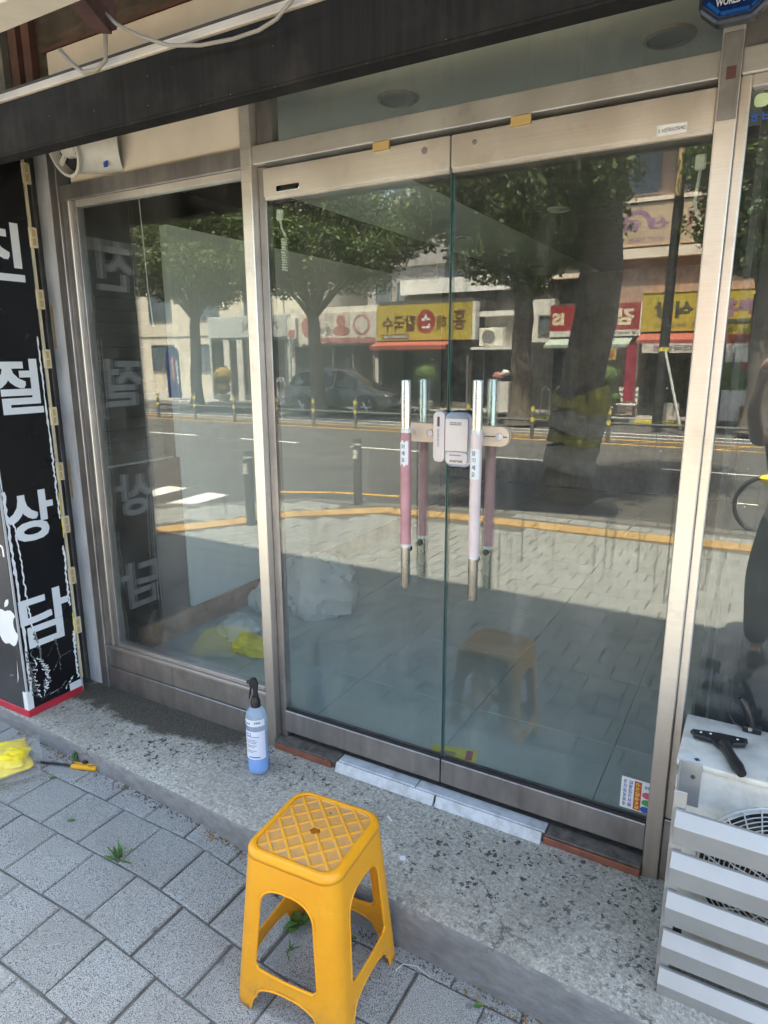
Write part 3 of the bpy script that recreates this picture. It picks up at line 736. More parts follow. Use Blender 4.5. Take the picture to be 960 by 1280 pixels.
part('fan_hub', MB().lathe([(.0, .045), (.048, .042), (.055, .03), (.055, .006)], vc+Vector((.012, 0, .018)), 24, axd, cap=False), 'duct', vd, smooth=True)
for a in range(3):
    part('hub_arm', MB().tube([vc+axd*.02, vc+axd*.02+(Matrix.Rotation(a*2.1+.5, 3, axd) @ axd.cross(ZA).normalized())*.094], .011, 6), 'duct', vd)
part('maker_label', MB().obox((-1.575, -.060, 2.703), (.022, .002, .026), Matrix.Rotation(R(8), 3, 'Z')), 'stblue', vd)

# ================================================================== DOORS
def door(x0, x1, label):
    t = thing('glass_door', label, 'door', ((x0+x1)/2, .01, .25), 'tempered glass door leaves')
    part('glass', MB().box(x0+.002, x1-.002, .006, .018, .352, 2.492), 'glass', t)
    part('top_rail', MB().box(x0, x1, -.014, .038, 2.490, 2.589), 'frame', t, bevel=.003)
    part('bottom_rail', MB().box(x0, x1, -.012, .036, .252, .354), 'framedark', t, bevel=.003)
    part('glazing_bead', MB().box(x0+.003, x1-.003, -.006, .004, .3545, .364), 'blackmatte', t)
    part('glass_edge', MB().box(*((x1-.0019, x1+.0012) if x0 < -.1 else (x0+.0003, x0+.0019)), .005, .019, .356, 2.488), 'glassedge', t)
    part('glazing_bead', MB().box(x0+.003, x1-.003, -.008, .005, 2.480, 2.4895), 'frame', t)
    return t
dl = door(-.769, -.0025, 'left glass door leaf with its pull bar wrapped in dusky pink film')
dr = door(.0025, .766, 'right glass door leaf with its pull bar wrapped in pale film')
def pull(d, x, zt, zb, mat, wz, label):
    for s in (-1, 1):
        y = -.058 if s < 0 else .082
        h = part('pull_handle', MB().tube([(x, y, zb), (x, y, zb+.004), (x, y, zt-.004), (x, y, zt)], [.0155, .0175, .0175, .0155], 20), 'steel', d, smooth=True)
        part('film_wrap', MB().tube([(x, y, wz[0]), (x, y, wz[1])], .0197 if s < 0 else .019, 20), mat if s < 0 else 'pinkfilm', h, smooth=True)
        part('film_hem', MB().tube([(x, y, wz[0]-.012), (x, y, wz[0])], .0188, 20), 'milkbag', h, smooth=True)
        part('film_hem', MB().tube([(x, y, wz[1]), (x, y, wz[1]+.016)], .0188, 20), 'milkbag', h, smooth=True)
        part('standoff', MB().tube([(x, min(y, .012), 1.635), (x, max(y, .012), 1.635)], .011, 14), 'chrome', h, smooth=True)
        part('standoff', MB().tube([(x, y, 1.205), (x, y+(.034 if s < 0 else -.03), 1.205)], .011, 14), 'black', h, smooth=True)
pull(dl, -.133, 1.823, 1.062, 'pinkfilm', (1.232, 1.64), '')
pull(dr, .135, 1.826, 1.060, 'palefilm', (1.226, 1.645), '')
# clamp plates of the lock
for d, xa, xb in ((dl, -.185, -.03), (dr, .03, .228)):
    for s in (-1, 1):
        y = .004 if s < 0 else .0195
        part('clamp_plate', MB().prism([(p[0]+(xa+xb)/2, p[1]) for p in rrect(xb-xa, .068, .03)], (0, y, 1.636), XA, ZA, (0, -.006*(1 if s < 0 else -1), 0)), 'acryl', d, bevel=.0015)
for x in (-.155, -.065, .195): part('clamp_bolt', MB().lathe([(.013, 0), (.013, .006), (.008, .009)], (x, -.002, 1.636), 14, (0, -1, 0)), 'lockbody', dl if x < 0 else dr, smooth=True)
part('clamp_slot', MB().box(.115, .222, -.0032, -.0021, 1.6345, 1.6375), 'blackmatte', dr)
lk = part('door_lock', MB().prism([(p[0]-.0175, p[1]+1.628) for p in rrect(.045, .178, .019, 7)], (0, .002, 0), XA, ZA, (0, -.034, 0)), 'lockbody', dl, bevel=.004, segs=2, smooth=True)
t_ = MB(); text(t_, 'GLASS AUTO', (-.019, -.0335, 1.625), -ZA, XA, w=.062, h=.0075); part('lock_print', t_, 'print', lk)
t_ = MB().box(-.0235, -.0145, -.0325, -.0321, 1.664, 1.698); part('lock_print', t_, 'print', lk)
lr = part('door_lock', MB().prism([(p[0]+.056, p[1]+1.621) for p in rrect(.100, .190, .026, 8)], (0, .002, 0), XA, ZA, (0, -.034, 0)), 'lockrim', dr, bevel=.005, segs=2, smooth=True)
part('lock_back', MB().prism([(p[0]+.06, p[1]+1.619) for p in rrect(.112, .20, .03, 8)], (0, .0035, 0), XA, ZA, (0, -.016, 0)), 'blackmatte', lr, bevel=.003)
part('lock_cover', MB().prism([(p[0]+.052, p[1]+1.638) for p in rrect(.084, .112, .005, 3)], (0, -.031, 0), XA, ZA, (0, -.008, 0)), 'lockbody', lr, bevel=.003, segs=2, smooth=True)
part('lock_cover', MB().prism([(p[0]+.054, p[1]+1.558) for p in rrect(.082, .044, .014, 5)], (0, -.031, 0), XA, ZA, (0, -.007, 0)), 'lockbody', lr, bevel=.003, segs=2, smooth=True)
t_ = MB(); text(t_, 'evernet', (.053, -.0386, 1.548), XA, ZA, w=.048, h=.010, bold=.015)
for a, z in ((.050, 1.678), (.050, 1.672), (.050, 1.566)):
    for q in range(7): t_.box(a-.022+q*.0063, a-.018+q*.0063, -.0397 if z > 1.6 else -.0387, -.0392 if z > 1.6 else -.0383, z, z+.0035)
part('lock_print', t_, 'print', lr)
# paper tags on the pulls
def curved(mb, c, r, a0, a1, z0, z1, n=10, jag=0):
    o = len(mb.v)
    for i in range(n+1):
        a = a0+(a1-a0)*i/n; j = rnd.uniform(-jag, jag)
        mb.v += [Vector((c[0]+r*math.sin(a), c[1]-r*math.cos(a), z)) for z in (z0+j, z1+j)]
    for i in range(n): mb.f.append((o+2*i, o+2*i+2, o+2*i+3, o+2*i+1))
    return mb
def wraptext(s, c, r, a, z, w, h, bold=.02, vert=False):
    vs, fs, W, H = text_mb(s, bold); out = []
    for v in vs:
        q = v.x*w/W; zz = v.y*h/H; out.append(Vector((c[0]+r*math.sin(a+q/r), c[1]-r*math.cos(a+q/r), z+zz)))
    return MB().add(out, fs)
ph = [c for c in dr.children if c.name.startswith('pull_handle')][0]
part('paper_tag', curved(MB(), (.135, -.058), .0203, -1.0, 1.0, 1.497, 1.60), 'sticker', ph)
tt = MB()
for i, ch in enumerate('당기세요'): tt.add(*[(w_.v, w_.f) for w_ in [wraptext(ch, (.135, -.058), .0207, -.05, 1.585-i*.024, .013, .017)]][0])
part('tag_print', tt, 'print', ph)
ph = [c for c in dl.children if c.name.startswith('pull_handle')][0]
part('paper_tag', curved(MB(), (-.133, -.058), .0206, -1.1, .9, 1.525, 1.61, jag=.008), 'sticker', ph)
tt = MB()
for i, ch in enumerate('미세요'): tt.add(*[(w_.v, w_.f) for w_ in [wraptext(ch, (-.133, -.058), .0210, -.05, 1.592-i*.024, .012, .016)]][0])
part('tag_print', tt, 'print', ph)
# small fittings on the rails
for d, x, z, r in ((dl, -.092, 2.556, .011), (dr, .083, 2.556, .0075)):
    part('rail_plug', MB().lathe([(r, 0), (r, .002), (r*.7, .003)], (x, -.0135, z), 18, (0, -1, 0)), 'greypost', d)
part('rail_badge', MB().prism(rrect(.105, .020, .006), (-.653, -.0145, 2.512), XA, ZA, (0, -.003, 0)), 'chrome', dl, bevel=.001)
for d, x in ((dl, -.25), (dr, .235)):
    part('tape', MB().box(x-.032, x+.030, -.0255, -.0150, 2.578, 2.604), 'tape', d)
part('rail_sticker', MB().box(.624, .700, -.0158, -.0143, 2.490, 2.517), 'sticker', dr)
tt = MB(); text(tt, 'B : A/S문의010-2778-9422', (.662, -.0160, 2.5035), XA, ZA, w=.068, h=.012, bold=.01); part('rail_sticker_print', tt, 'print', dr)
# contact sensors with curly leads
def sensor(d, x, z, cable, mat='duct'):
    s_ = part('door_sensor', MB().box(x-.014, x+.014, .019, .032, z-.03, z+.01), mat, d, bevel=.004)
    part('sensor_lead', MB().tube(cable, .0042, 6), 'duct', s_, smooth=True)
coil = []
for i in range(110):
    a = i*.75; coil.append((-.715+.010*math.cos(a), .034+.010*math.sin(a), 2.35-.0011*i))
sensor(dl, -.725, 2.44, [(-.725, .028, 2.41), (-.722, .03, 2.385), (-.712, .034, 2.36)]+coil)
sensor(dr, .738, 2.43, [(.738, .028, 2.40), (.735, .03, 2.36), (.732, .03, 2.32), (.74, .03, 2.285), (.752, .03, 2.27)])
# corner sticker
stc = part('corner_sticker', MB().box(.675, .776, .0046, .0056, .384, .502), 'sticker', dr)
part('sticker_band', MB().box(.718, .741, .0038, .0044, .388, .496), 'stred', stc)
for (x, z, m_) in ((.760, .452, 'stpink'), (.760, .424, 'stgreen'), (.757, .397, 'stblue')):
    part('sticker_badge', MB().prism(circle(.016, 18, .012), (x, .0044, z), XA, ZA, (0, -.0006, 0)), m_, stc)
tt = MB(); text(tt, '주방가구', (.7295, .0035, .457), ZA, -XA, w=.07, h=.015, bold=.03); text(tt, '철거', (.7295, .0035, .405), ZA, -XA, w=.028, h=.013, bold=.03); part('sticker_letters', tt, 'styellow', stc)
tt = MB(); text(tt, '중고가전매입', (.706, .0040, .442), ZA, -XA, w=.10, h=.012, bold=.03); text(tt, '무료방문견적', (.688, .0040, .442), ZA, -XA, w=.10, h=.011, bold=.02); text(tt, '상담', (.760, .0040, .482), XA, ZA, w=.022, h=.012, bold=.03)
part('sticker_letters', tt, 'labelblue', stc)

# flyers on the floor inside
fy = single('flyer', MB().obox((-.062, .262, .2045), (.21, .105, .002), Matrix.Rotation(R(15), 3, 'Z')), 'flyer', 'yellow printed flyer lying on the floor behind the door gap', 'flyer')
tt = MB(); uxf = Vector((math.cos(R(15)), math.sin(R(15)), 0)); uyf = Vector((-uxf.y, uxf.x, 0))
text(tt, '배달전문', Vector((-.085, .256, .2062))-uyf*.0, uxf, uyf, w=.07, h=.03, bold=.03)
part('flyer_lettering', tt, 'fadepurple', fy)
part('flyer_print', MB().obox(Vector((.005, .282, .2063)), (.03, .07, .0006), Matrix.Rotation(R(15), 3, 'Z')), 'stred', fy)
single('paper_card', MB().obox((-.345, .222, .203), (.10, .05, .002), Matrix.Rotation(R(3), 3, 'Z')), 'paperblue', 'pale blue card on the floor behind the left door', 'card')
# plastic sacks inside
def crumple(c, rx, ry, rz, seed, nu=48, nv=28, amp=.28):
    def fn(q):
        n_ = mnoise.noise(q*1.5+Vector((seed, 0, 0))); rdg = abs(mnoise.noise(q*2.6+Vector((0, seed, 3)))); rd2 = abs(mnoise.noise(q*6+Vector((seed, 3, 3))))
        return 1+amp*n_-.22*rdg-.13*rd2
    mb = MB().ell(c, rx, ry, rz, nu, nv, fn); zmin = c[2]-rz*.55
    for v in mb.v: v.z = max(v.z, zmin)
    return mb
t = thing('plastic_sack', 'big crumpled milky plastic sack inside, leaning toward the partition', 'bag', (-1.62, 1.35, .2))
part('sack_body', crumple((-1.60, 1.40, .36), .33, .27, .29, 2.3), 'milkbag', t, smooth=True)
part('sack_neck', crumple((-1.86, 1.20, .28), .15, .12, .12, 7.7), 'milkbag', t, smooth=True)
t = thing('plastic_sack', 'smaller clear plastic sack inside the left window beside the yellow cloth', 'bag', (-1.72, .72, .2))
part('sack_body', crumple((-1.70, .78, .255), .20, .13, .10, 5.1), 'milkbag', t, smooth=True)
single('cloth', crumple((-1.50, .64, .245), .17, .09, .07, 9.4), 'yellow', 'crumpled yellow cloth on the floor inside the left window', 'cloth', smooth=True)

# ================================================================== THRESHOLD TILES
th = thing('door_threshold', 'patched tile threshold under the glass doors', 'threshold', (0, -.02, .17))
part('mortar_bed', MB().box(-.811, .767, -.035, .05, .165, .203), 'soilbed', th)
part('brick_tile', MB().box(-.806, -.50, -.048, -.036, .171, .200), 'brick', th, bevel=.002)
part('brick_tile', MB().box(.432, .764, -.048, -.036, .171, .198), 'brick', th, bevel=.002)
part('cap_board', MB().box(-.808, -.475, -.0475, .02, .204, .212), 'soilbed', th, bevel=.001)
part('cap_board', MB().box(.440, .765, -.046, .02, 0.2035, .212), 'soilbed', th, bevel=.001)
def slabp(x0, x1): 
    return MB().prism([(-.062, .172), (-.046, .172), (-.030, .206), (-.043, .210)], (x0, 0, 0), YA, ZA, (x1-x0, 0, 0))
for a, b in ((-.472, -.006), (.0, .428)): part('white_tile', slabp(a, b-.004), 'tile_thr', th, bevel=.001)
for a, b in ((-.468, -.10), (-.095, .432)): part('speckled_tile', MB().box(a, b, -.032, .018, .2035, .2125), 'tile_thr', th, bevel=.001)
# ================================================================== SIGN BOX (left)
SX = -2.04
sg = thing('signboard', 'tall torn black sign box with white Korean letters at the left edge', 'sign', (-2.5, -.26, .172))
part('box_core', MB().box(-3.0, SX-.004, -.426, -.12, .175, 2.95), 'whitepost', sg)
part('side_film', MB().box(SX-.0035, SX-.0005, -.418, -.135, .206, 2.94), pm('glossy_black_film', (.010, .010, .012), .24, var=.3, vs=3, spec=.3), sg)
part('front_film', MB().box(-2.995, SX-.012, -.4295, -.4265, .206, 2.94), pm('charcoal_front_film', (.045, .045, .05), .35, var=.5, vs=2.5), sg)
part('red_base', MB().box(-3.002, SX+.006, -.434, -.13, .168, .205), 'red', sg, bevel=.002)
part('white_base', MB().box(SX-.03, SX+.002, -.431, -.40, .2055, .30), 'whitetext', sg)
part('white_base', MB().box(SX-.03, SX+.002, -.20, -.132, .2055, .245), 'whitetext', sg)
YU = Vector((0, 1, 0))
def sletter(ch, y, z, w_, h_): 
    t_ = MB()
    for i, (a, b) in enumerate(((0, 0), (-1, -1), (1, -1), (-1, 1), (1, 1), (0, 1), (0, -1), (1, 0), (-1, 0))): text(t_, ch, (SX+.0004+.00014*i, y+a*.0075, z+b*.0065), YU, ZA, w=w_-.015, h=h_-.013, bold=.0)
    return part('letter', t_, 'whitetext', sg)
sletter('친', -.292, 2.365, .225, .25); sletter('절', -.286, 1.775, .245, .25); sletter('상', -.292, 1.165, .235, .24); sletter('담', -.283, .648, .26, .27)
for i in range(9):
    z = .50+i*.271
    c = part('edge_clip', MB().box(SX-.006, SX+.010, -.137, -.100, z, z+.088), 'beige', sg, bevel=.002)
    part('clip_slot', MB().box(SX+.0102, SX+.0112, -.126, -.112, z+.010, z+.040), 'tape', c); part('clip_slot', MB().box(SX+.0102, SX+.0112, -.126, -.112, z+.048, z+.078), 'tape', c)
part('edge_trim', MB().box(SX-.03, SX+.002, -.131, -.119, .25, 2.94), 'beige', sg)
part('back_flange', MB().box(-2.99, -2.62, -.117, -.03, .20, 2.94), 'greypost', sg)
# tears : exposed white edges and curling strips of film
def tear(name, pts, wd, mat='whitetext', off=.0012):
    mb = MB(); o = 0
    for i, (y, z) in enumerate(pts):
        k = wd*(.35+.65*abs(mnoise.noise((i*1.7, z*9, 2)))*1.6)
        mb.v += [Vector((SX+off, y-k, z)), Vector((SX+off+.004*abs(mnoise.noise((i*.9, 1, z*5))), y+k, z+.004))]
    for i in range(len(pts)-1): mb.f.append((2*i, 2*i+1, 2*i+3, 2*i+2))
    return part(name, mb, mat, sg)
def poly(a, n=14, jit=.004):
    out = []
    for (y0, z0), (y1, z1) in zip(a, a[1:]):
        for i in range(n): t = i/n; out.append((y0+(y1-y0)*t+rnd.uniform(-jit, jit), z0+(z1-z0)*t))
    return out+[a[-1]]
tear('torn_edge', poly([(-.412, 1.30), (-.408, 1.0), (-.40, .70), (-.405, .26)]), .012)
tear('torn_edge', poly([(-.419, 2.4), (-.415, 1.3)]), .0035)
tear('torn_strip', poly([(-.385, 1.18), (-.372, 1.02), (-.368, .80), (-.36, .62), (-.335, .50)]), .006)
tear('torn_strip', poly([(-.36, .62), (-.33, .44), (-.30, .30)], jit=.007), .010, 'greypost')
tear('torn_strip', poly([(-.30, .44), (-.25, .50), (-.17, .60)], jit=.003), .0025, 'greypost')
tear('torn_strip', poly([(-.25, .52), (-.235, .42), (-.24, .34)], jit=.003), .0025, 'greypost')
tear('torn_strip', poly([(-.28, .35), (-.235, .41), (-.17, .42)], jit=.003), .0035, 'greypost')
tear('torn_edge', poly([(-.147, 1.45), (-.149, 1.28), (-.146, 1.12)], jit=.004), .007)
tear('torn_edge', poly([(-.145, .98), (-.150, .8), (-.146, .66)], jit=.004), .008)
tear('torn_edge', poly([(-.143, .52), (-.147, .40), (-.146, .26)], jit=.005), .009)
tear('torn_edge', poly([(-.155, 2.0), (-.152, 1.75), (-.150, 1.45)], jit=.002), .006)
tear('tape_residue', poly([(-.139, 1.25), (-.139, 1.02)], jit=.001), .004, 'bandyellow', .0032)
tear('tape_residue', poly([(-.139, .62), (-.139, .45)], jit=.001), .005, 'bandyellow', .0032)
for q in range(7):
    y0 = rnd.uniform(-.40, -.33); tear('crumpled_film', poly([(y0, rnd.uniform(.24, .30)), (y0+rnd.uniform(-.03, .04), .36), (y0+rnd.uniform(-.03, .03), rnd.uniform(.40, .52))], jit=.012), rnd.uniform(.003, .008), 'whitetext' if q % 2 else 'greypost', .0015+.001*q)
for q in range(5):
    y0 = -.36+.045*q; tear('crumpled_film', poly([(y0, rnd.uniform(.22, .25)), (y0+.05, rnd.uniform(.235, .285))], n=8, jit=.006), rnd.uniform(.004, .009), 'whitetext' if q % 2 else 'greypost', .0015)
# front face : company emblem and the last letter of a word
def emblem():
    # apple outline with a bite on its right side and a detached leaf, unit height ~1
    P = [(0,.36),(.10,.40),(.22,.42),(.33,.36),(.375,.30),(.30,.24),(.26,.14),(.265,.02),(.31,-.08),(.40,-.14),(.35,-.28),(.26,-.41),(.17,-.47),(.08,-.45),(0,-.425),(-.08,-.45),(-.17,-.47),(-.27,-.41),(-.37,-.25),(-.42,-.05),(-.41,.14),(-.34,.29),(-.24,.37),(-.13,.39)]
    L = [(.0,.46),(.02,.56),(.09,.65),(.19,.69),(.185,.60),(.12,.51)]
    return P, L
P, L = emblem(); eb = MB(); s_ = .21
eb.prism([(x*s_, z*s_) for x, z in P], (-2.125, -.4297, .635), XA, ZA, (0, -.001, 0)); eb.prism([(x*s_, z*s_) for x, z in L], (-2.125, -.4297, .635), XA, ZA, (0, -.001, 0))
part('emblem', eb, 'whitetext', sg)
t_ = MB(); text(t_, 'h', (-2.09, -.4302, 1.035), XA, ZA, h=.085, bold=.01); part('letter', t_, 'whitetext', sg)
part('scuff', MB().prism([(0, 0), (.012, .03), (.018, .12), (.009, .05)], (-2.10, -.4300, .34), XA, ZA, (0, -.0006, 0)), 'whitetext', sg)
part('scuff', MB().prism([(0, 0), (.03, .01), (.035, .02), (.004, .012)], (-2.16, -.4300, .36), XA, ZA, (0, -.0006, 0)), 'greypost', sg)

# ================================================================== FASCIA / AWNING ABOVE
av = thing('fascia_board', 'sooty black fascia board hanging across the top of the shop front', 'fascia', (-.6, -.55, 2.61))
part('black_board', MB().box(-4.2, 2.6, -.552, -.535, 2.613, 2.776), 'valance', av, bevel=.003)
part('lower_lip', MB().box(-4.2, 2.6, -.556, -.500, 2.606, 2.6125), 'valance', av)
for i, (y, z) in enumerate(((-.560, 2.777), (-.556, 2.7865), (-.551, 2.796))):
    part('white_rail', MB().box(-4.2, 2.6, y, -.50, z, z+.009), 'ivory', av, bevel=.0015)
part('grimy_ledge', MB().box(-4.2, 2.6, -.535, -.06, 2.812, 2.822), 'soffit', av)
aw = thing('sign_frame', 'steel sign frame with boards hanging above the black fascia', 'frame', (-.6, -.5, 2.83))
part('front_beam', MB().box(-4.2, 2.6, -1.0, -.905, 2.742, 2.90), 'ivory', aw, bevel=.004)
part('beam_cap', MB().box(-4.2, 2.6, -1.03, -.89, 2.903, 2.93), 'white', aw, bevel=.003)
part('roof_board', MB().box(-4.2, 2.6, -1.03, -.03, 3.31, 3.33), 'soffit', aw)
part('back_board', MB().box(-4.2, 2.6, -.085, -.06, 2.824, 3.305), 'soffit', aw)
part('cream_strip', MB().box(-1.83, .8, -.103, -.086, 3.03, 3.155), 'cream', aw, bevel=.002)
part('dark_batten', MB().box(-1.86, .8, -.108, -.086, 3.157, 3.172), 'brown_steel', aw)
for x in (-2.28, -2.16, -2.05, -1.96): part('side_batten', MB().box(x, x+.05, -.12, -.087, 2.83, 3.30), 'greypost' if x < -2.1 else 'brown_steel', aw)
part('bracket_post', MB().box(-.872, -.812, -.66, -.60, 2.842, 3.30), 'brown_steel', aw, bevel=.002)
d_ = Vector((-.62, -.90, 2.79))-Vector((-.842, -.63, 2.855)); Lb = d_.length; d_.normalize(); sx_ = d_.cross(ZA).normalized(); uz_ = sx_.cross(d_)
part('bracket_arm', MB().obox((Vector((-.62, -.90, 2.79))+Vector((-.85, -.62, 2.857)))/2, (Lb, .05, .05), Matrix((d_, sx_, uz_)).transposed()), 'brown_steel', aw, bevel=.002)
single('cable', MB().tube([(-1.055, -.62, 2.83), (-1.02, -.605, 2.79), (-.98, -.60, 2.762), (-.92, -.60, 2.757), (-.875, -.60, 2.775), (-.855, -.61, 2.83), (-.85, -.60, 2.95)], .0065, 8), 'cable', 'grey cable loop hanging left of the rusty bracket', 'cable', smooth=True)
single('cable', MB().tube([(-.86, -.665, 2.92), (-.79, -.665, 2.86), (-.745, -.66, 2.82), (-.70, -.62, 2.795), (-.62, -.585, 2.767), (-.516, -.57, 2.752), (-.40, -.57, 2.743), (-.303, -.575, 2.742), (-.24, -.58, 2.752), (-.152, -.60, 2.785), (0.0, -.62, 2.90)], .0052, 8), 'cable', 'long grey cable sagging over the white rail from the rusty bracket', 'cable', smooth=True)

# ================================================================== ALARM BOX on right post
ab = thing('alarm_box', 'blue octagonal security alarm box on top of the right post', 'alarm box', (.795, -.07, 2.705))
oc = [(-.058, .115), (.058, .115), (.085, .075), (.085, -.045), (.040, -.083), (-.040, -.083), (-.085, -.045), (-.085, .075)]
part('housing', MB().prism(oc, (.795, -.035, 2.795), XA, ZA, (0, -.042, 0)), 'gun', ab, bevel=.006)
part('front_plate', MB().prism([(x*.90, z*.90) for x, z in oc], (.795, -.0775, 2.797), XA, ZA, (0, -.006, 0)), 'blue', ab, bevel=.003)
glow = pm('blue_marker_lamp', (.02, .12, .42), .2)
part('lamp_bar', MB().box(.763, .827, -.0845, -.0838, 2.727, 2.735), glow, ab)
def seg(x0, z0, x1, z1, wd): 
    a = Vector((x0, 0, z0)); b = Vector((x1, 0, z1)); d = (b-a).normalized(); n_ = Vector((-d.z, 0, d.x))*wd
    return MB().prism([(p.x, p.z) for p in (a-n_, b-n_, b+n_, a+n_)], (0, -.0838, 0), XA, ZA, (0, -.0007, 0))
part('lamp_bar', seg(.731, 2.760, .760, 2.733, .004), glow, ab); part('lamp_bar', seg(.859, 2.760, .832, 2.733, .003), glow, ab)
t_ = MB(); text(t_, 'WORLD NO.1', (.797, -.0842, 2.756), XA, ZA, w=.094, h=.017, bold=.03); part('lettering', t_, 'whitetext', ab)
t_ = MB(); 
for b_ in ((.752, .838, 2.770, 2.773), (.752, .755, 2.7731, 2.80), (.835, .838, 2.7731, 2.80)): t_.box(b_[0], b_[1], -.0848, -.0838, b_[2], b_[3])
part('outlined_plate', t_, 'whitetext', ab)
part('foot_plate', MB().box(.772, .818, -.0335, -.031, 2.50, 2.705), 'greypost', ab, bevel=.001)
part('foot_glue', MB().box(.785, .808, -.0345, -.0337, 2.595, 2.625), 'brown_steel', ab)

# ================================================================== AIR CONDITIONER + GUARD
ac = thing('air_conditioner', 'white outdoor air conditioner unit standing on the step at right', 'air conditioner', (1.29, -.17, .17))
part('casing', MB().box(.862, 1.72, -.300, -.030, .225, .792), 'acwhite', ac, bevel=.008, segs=2, smooth=True)
part('top_lid', MB().box(.857, 1.725, -.306, -.024, .784, .803), 'acwhite', ac, bevel=.005, segs=2, smooth=True)
part('front_recess', MB().prism(circle(.238, 40), (1.165, -.3005, .505), XA, ZA, (0, -.001, 0)), 'blackmatte', ac)
gc = Vector((1.165, -.312, .505))
gm = MB()
for r_ in [.236, .228]+[.05+.0125*i for i in range(14)]:
    gm.tube([gc+Vector((r_*math.cos(2*PI*i/48), .006, r_*math.sin(2*PI*i/48))) for i in range(49)], .0017 if r_ < .225 else .004, 5, cap=False)
part('grille_rings', gm, 'grille', ac, kind='stuff')
for i in range(32):
    a = 2*PI*i/32; b = a+.45
    part('grille_spoke', MB().tube([gc+Vector((.045*math.cos(b), 0, .045*math.sin(b))), gc+Vector((.14*math.cos(a+.2), -.004, .14*math.sin(a+.2))), gc+Vector((.236*math.cos(a), 0, .236*math.sin(a)))], .0021, 5), 'grille', ac)
part('grille_hub', MB().lathe([(.05, 0), (.048, .006), (.0, .008)], gc+Vector((0, .002, 0)), 24, (0, -1, 0), cap=False), 'grille', ac, smooth=True)
for i in range(3):
    a = i*2.094
    bl = MB(); 
    for q in range(7):
        t = q/6; rr = .04+.18*t; aa = a+.5*t
        for s, yy in ((-.35-.1*t, -.3025), (.35, -.3035)): bl.v.append(Vector((1.165+rr*math.cos(aa+s), yy, .505+rr*math.sin(aa+s))))
    for q in range(6): bl.f.append((2*q, 2*q+1, 2*q+3, 2*q+2))
    part('fan_blade', bl, 'gun', ac)
for x in (.95, 1.6): part('foot', MB().box(x-.06, x+.06, -.29, -.04, .166, .2245), 'gun', ac)
part('front_seam', MB().box(1.43, 1.434, -.3012, -.2995, .24, .77), 'gun', ac)
part('lid_sticker', MB().obox((.895, -.283, .8036), (.045, .030, .0008), Matrix.Rotation(R(-12), 3, 'Z')), 'sticker', ac)
part('lid_sticker_print', MB().obox((.907, -.284, .8044), (.012, .012, .0006), Matrix.Rotation(R(35), 3, 'Z')), 'print', ac)
# louvre guard
gd = thing('louvre_guard', 'aluminium louvre guard in front of the air conditioner fan', 'guard', (1.29, -.42, .17))
part('side_post', MB().box(.868, .872, -.432, -.352, .172, .832), 'alu', gd, bevel=.001)
part('side_post', MB().box(.868, .900, -.4365, -.4325, .172, .79), 'alu', gd, bevel=.001)
part('side_post', MB().box(1.716, 1.72, -.432, -.352, .172, .832), 'alu', gd, bevel=.001)
b1 = part('bracket', MB().box(.8725, .925, -.352, -.348, .70, .832).box(.8725, .925, -.3475, -.318, .800, .804), 'alu', gd, bevel=.001)
b2 = part('bracket', MB().box(.8725, .92, -.352, -.348, .26, .36), 'gun', gd, bevel=.001)
for i in range(6):
    z = .742-.125*i
    if z < .10: continue
    pr = [(-.440, z), (-.449, z-.001), (-.472, z-.034), (-.460, z-.095), (-.457, z-.095), (-.4690, z-.0345), (-.447, z-.005), (-.440, z-.004)]
    part('louvre_blade', MB().prism(pr, (.878, 0, 0), YA, ZA, (.84, 0, 0)), 'alu', gd, bevel=.0008)
for y, z in ((-.405, .775), (-.415, .67), (-.415, .31), (-.41, .215), (-.36, .81)):
    part('rivet', MB().lathe([(.006, 0), (.005, .003), (0, .004)], (.868, y, z), 10, (-1, 0, 0), cap=False), 'gun', gd)
part('rivet', MB().lathe([(.006, 0), (.005, .003), (0, .004)], (.905, -.352, .79), 10, (0, -1, 0), cap=False), 'gun', gd)

# ---- things lying on the unit
sq = thing('squeegee', 'black hand squeegee lying on the air conditioner lid', 'squeegee', (.96, -.19, .803))
def plan(pts, z0, z1): return MB().prism(pts, (0, 0, z0), XA, YA, (0, 0, z1-z0))
part('blade_head', plan([(.879, -.150), (.888, -.183), (.935, -.185), (.955, -.21), (.985, -.205), (.992, -.180), (1.022, -.165), (1.026, -.130), (.95, -.135)], .8085, .823), 'black', sq, bevel=.003)
part('rubber_blade', plan([(.876, -.142), (.879, -.151), (1.027, -.131), (1.024, -.121)], .8045, .812), 'rubber', sq)
part('handle', MB().tube([(.968, -.195, .818), (.978, -.225, .822), (.990, -.262, .824), (1.006, -.298, .822), (1.018, -.322, .819)], [.018, .0145, .015, .017, .012], 14), 'black', sq, smooth=True)
for x, y in ((.905, -.160), (.93, -.155), (1.0, -.150)): part('rivet', MB().lathe([(.004, 0), (.003, .0015)], (x, y, .8231), 8), 'steel', sq)
bt = thing('cable_clamp', 'small black lever clamp with a wire on the back of the air conditioner lid', 'clamp', (1.03, -.045, .803))
part('clamp_base', MB().box(1.01, 1.06, -.062, -.03, .8035, .822), 'black', bt, bevel=.003)
part('lever', MB().tube([(1.035, -.048, .815), (1.025, -.05, .85), (1.008, -.05, .885), (.995, -.052, .905)], [.011, .010, .011, .006], 10), 'black', bt, smooth=True)
part('pivot', MB().tube([(1.03, -.066, .818), (1.03, -.028, .818)], .006, 10), 'steel', bt)
part('wire_loop', MB().tube([(1.012, -.055, .812), (.985, -.06, .825), (.972, -.055, .845), (.985, -.05, .855), (1.005, -.05, .845)], .0022, 6), 'black', bt, smooth=True)

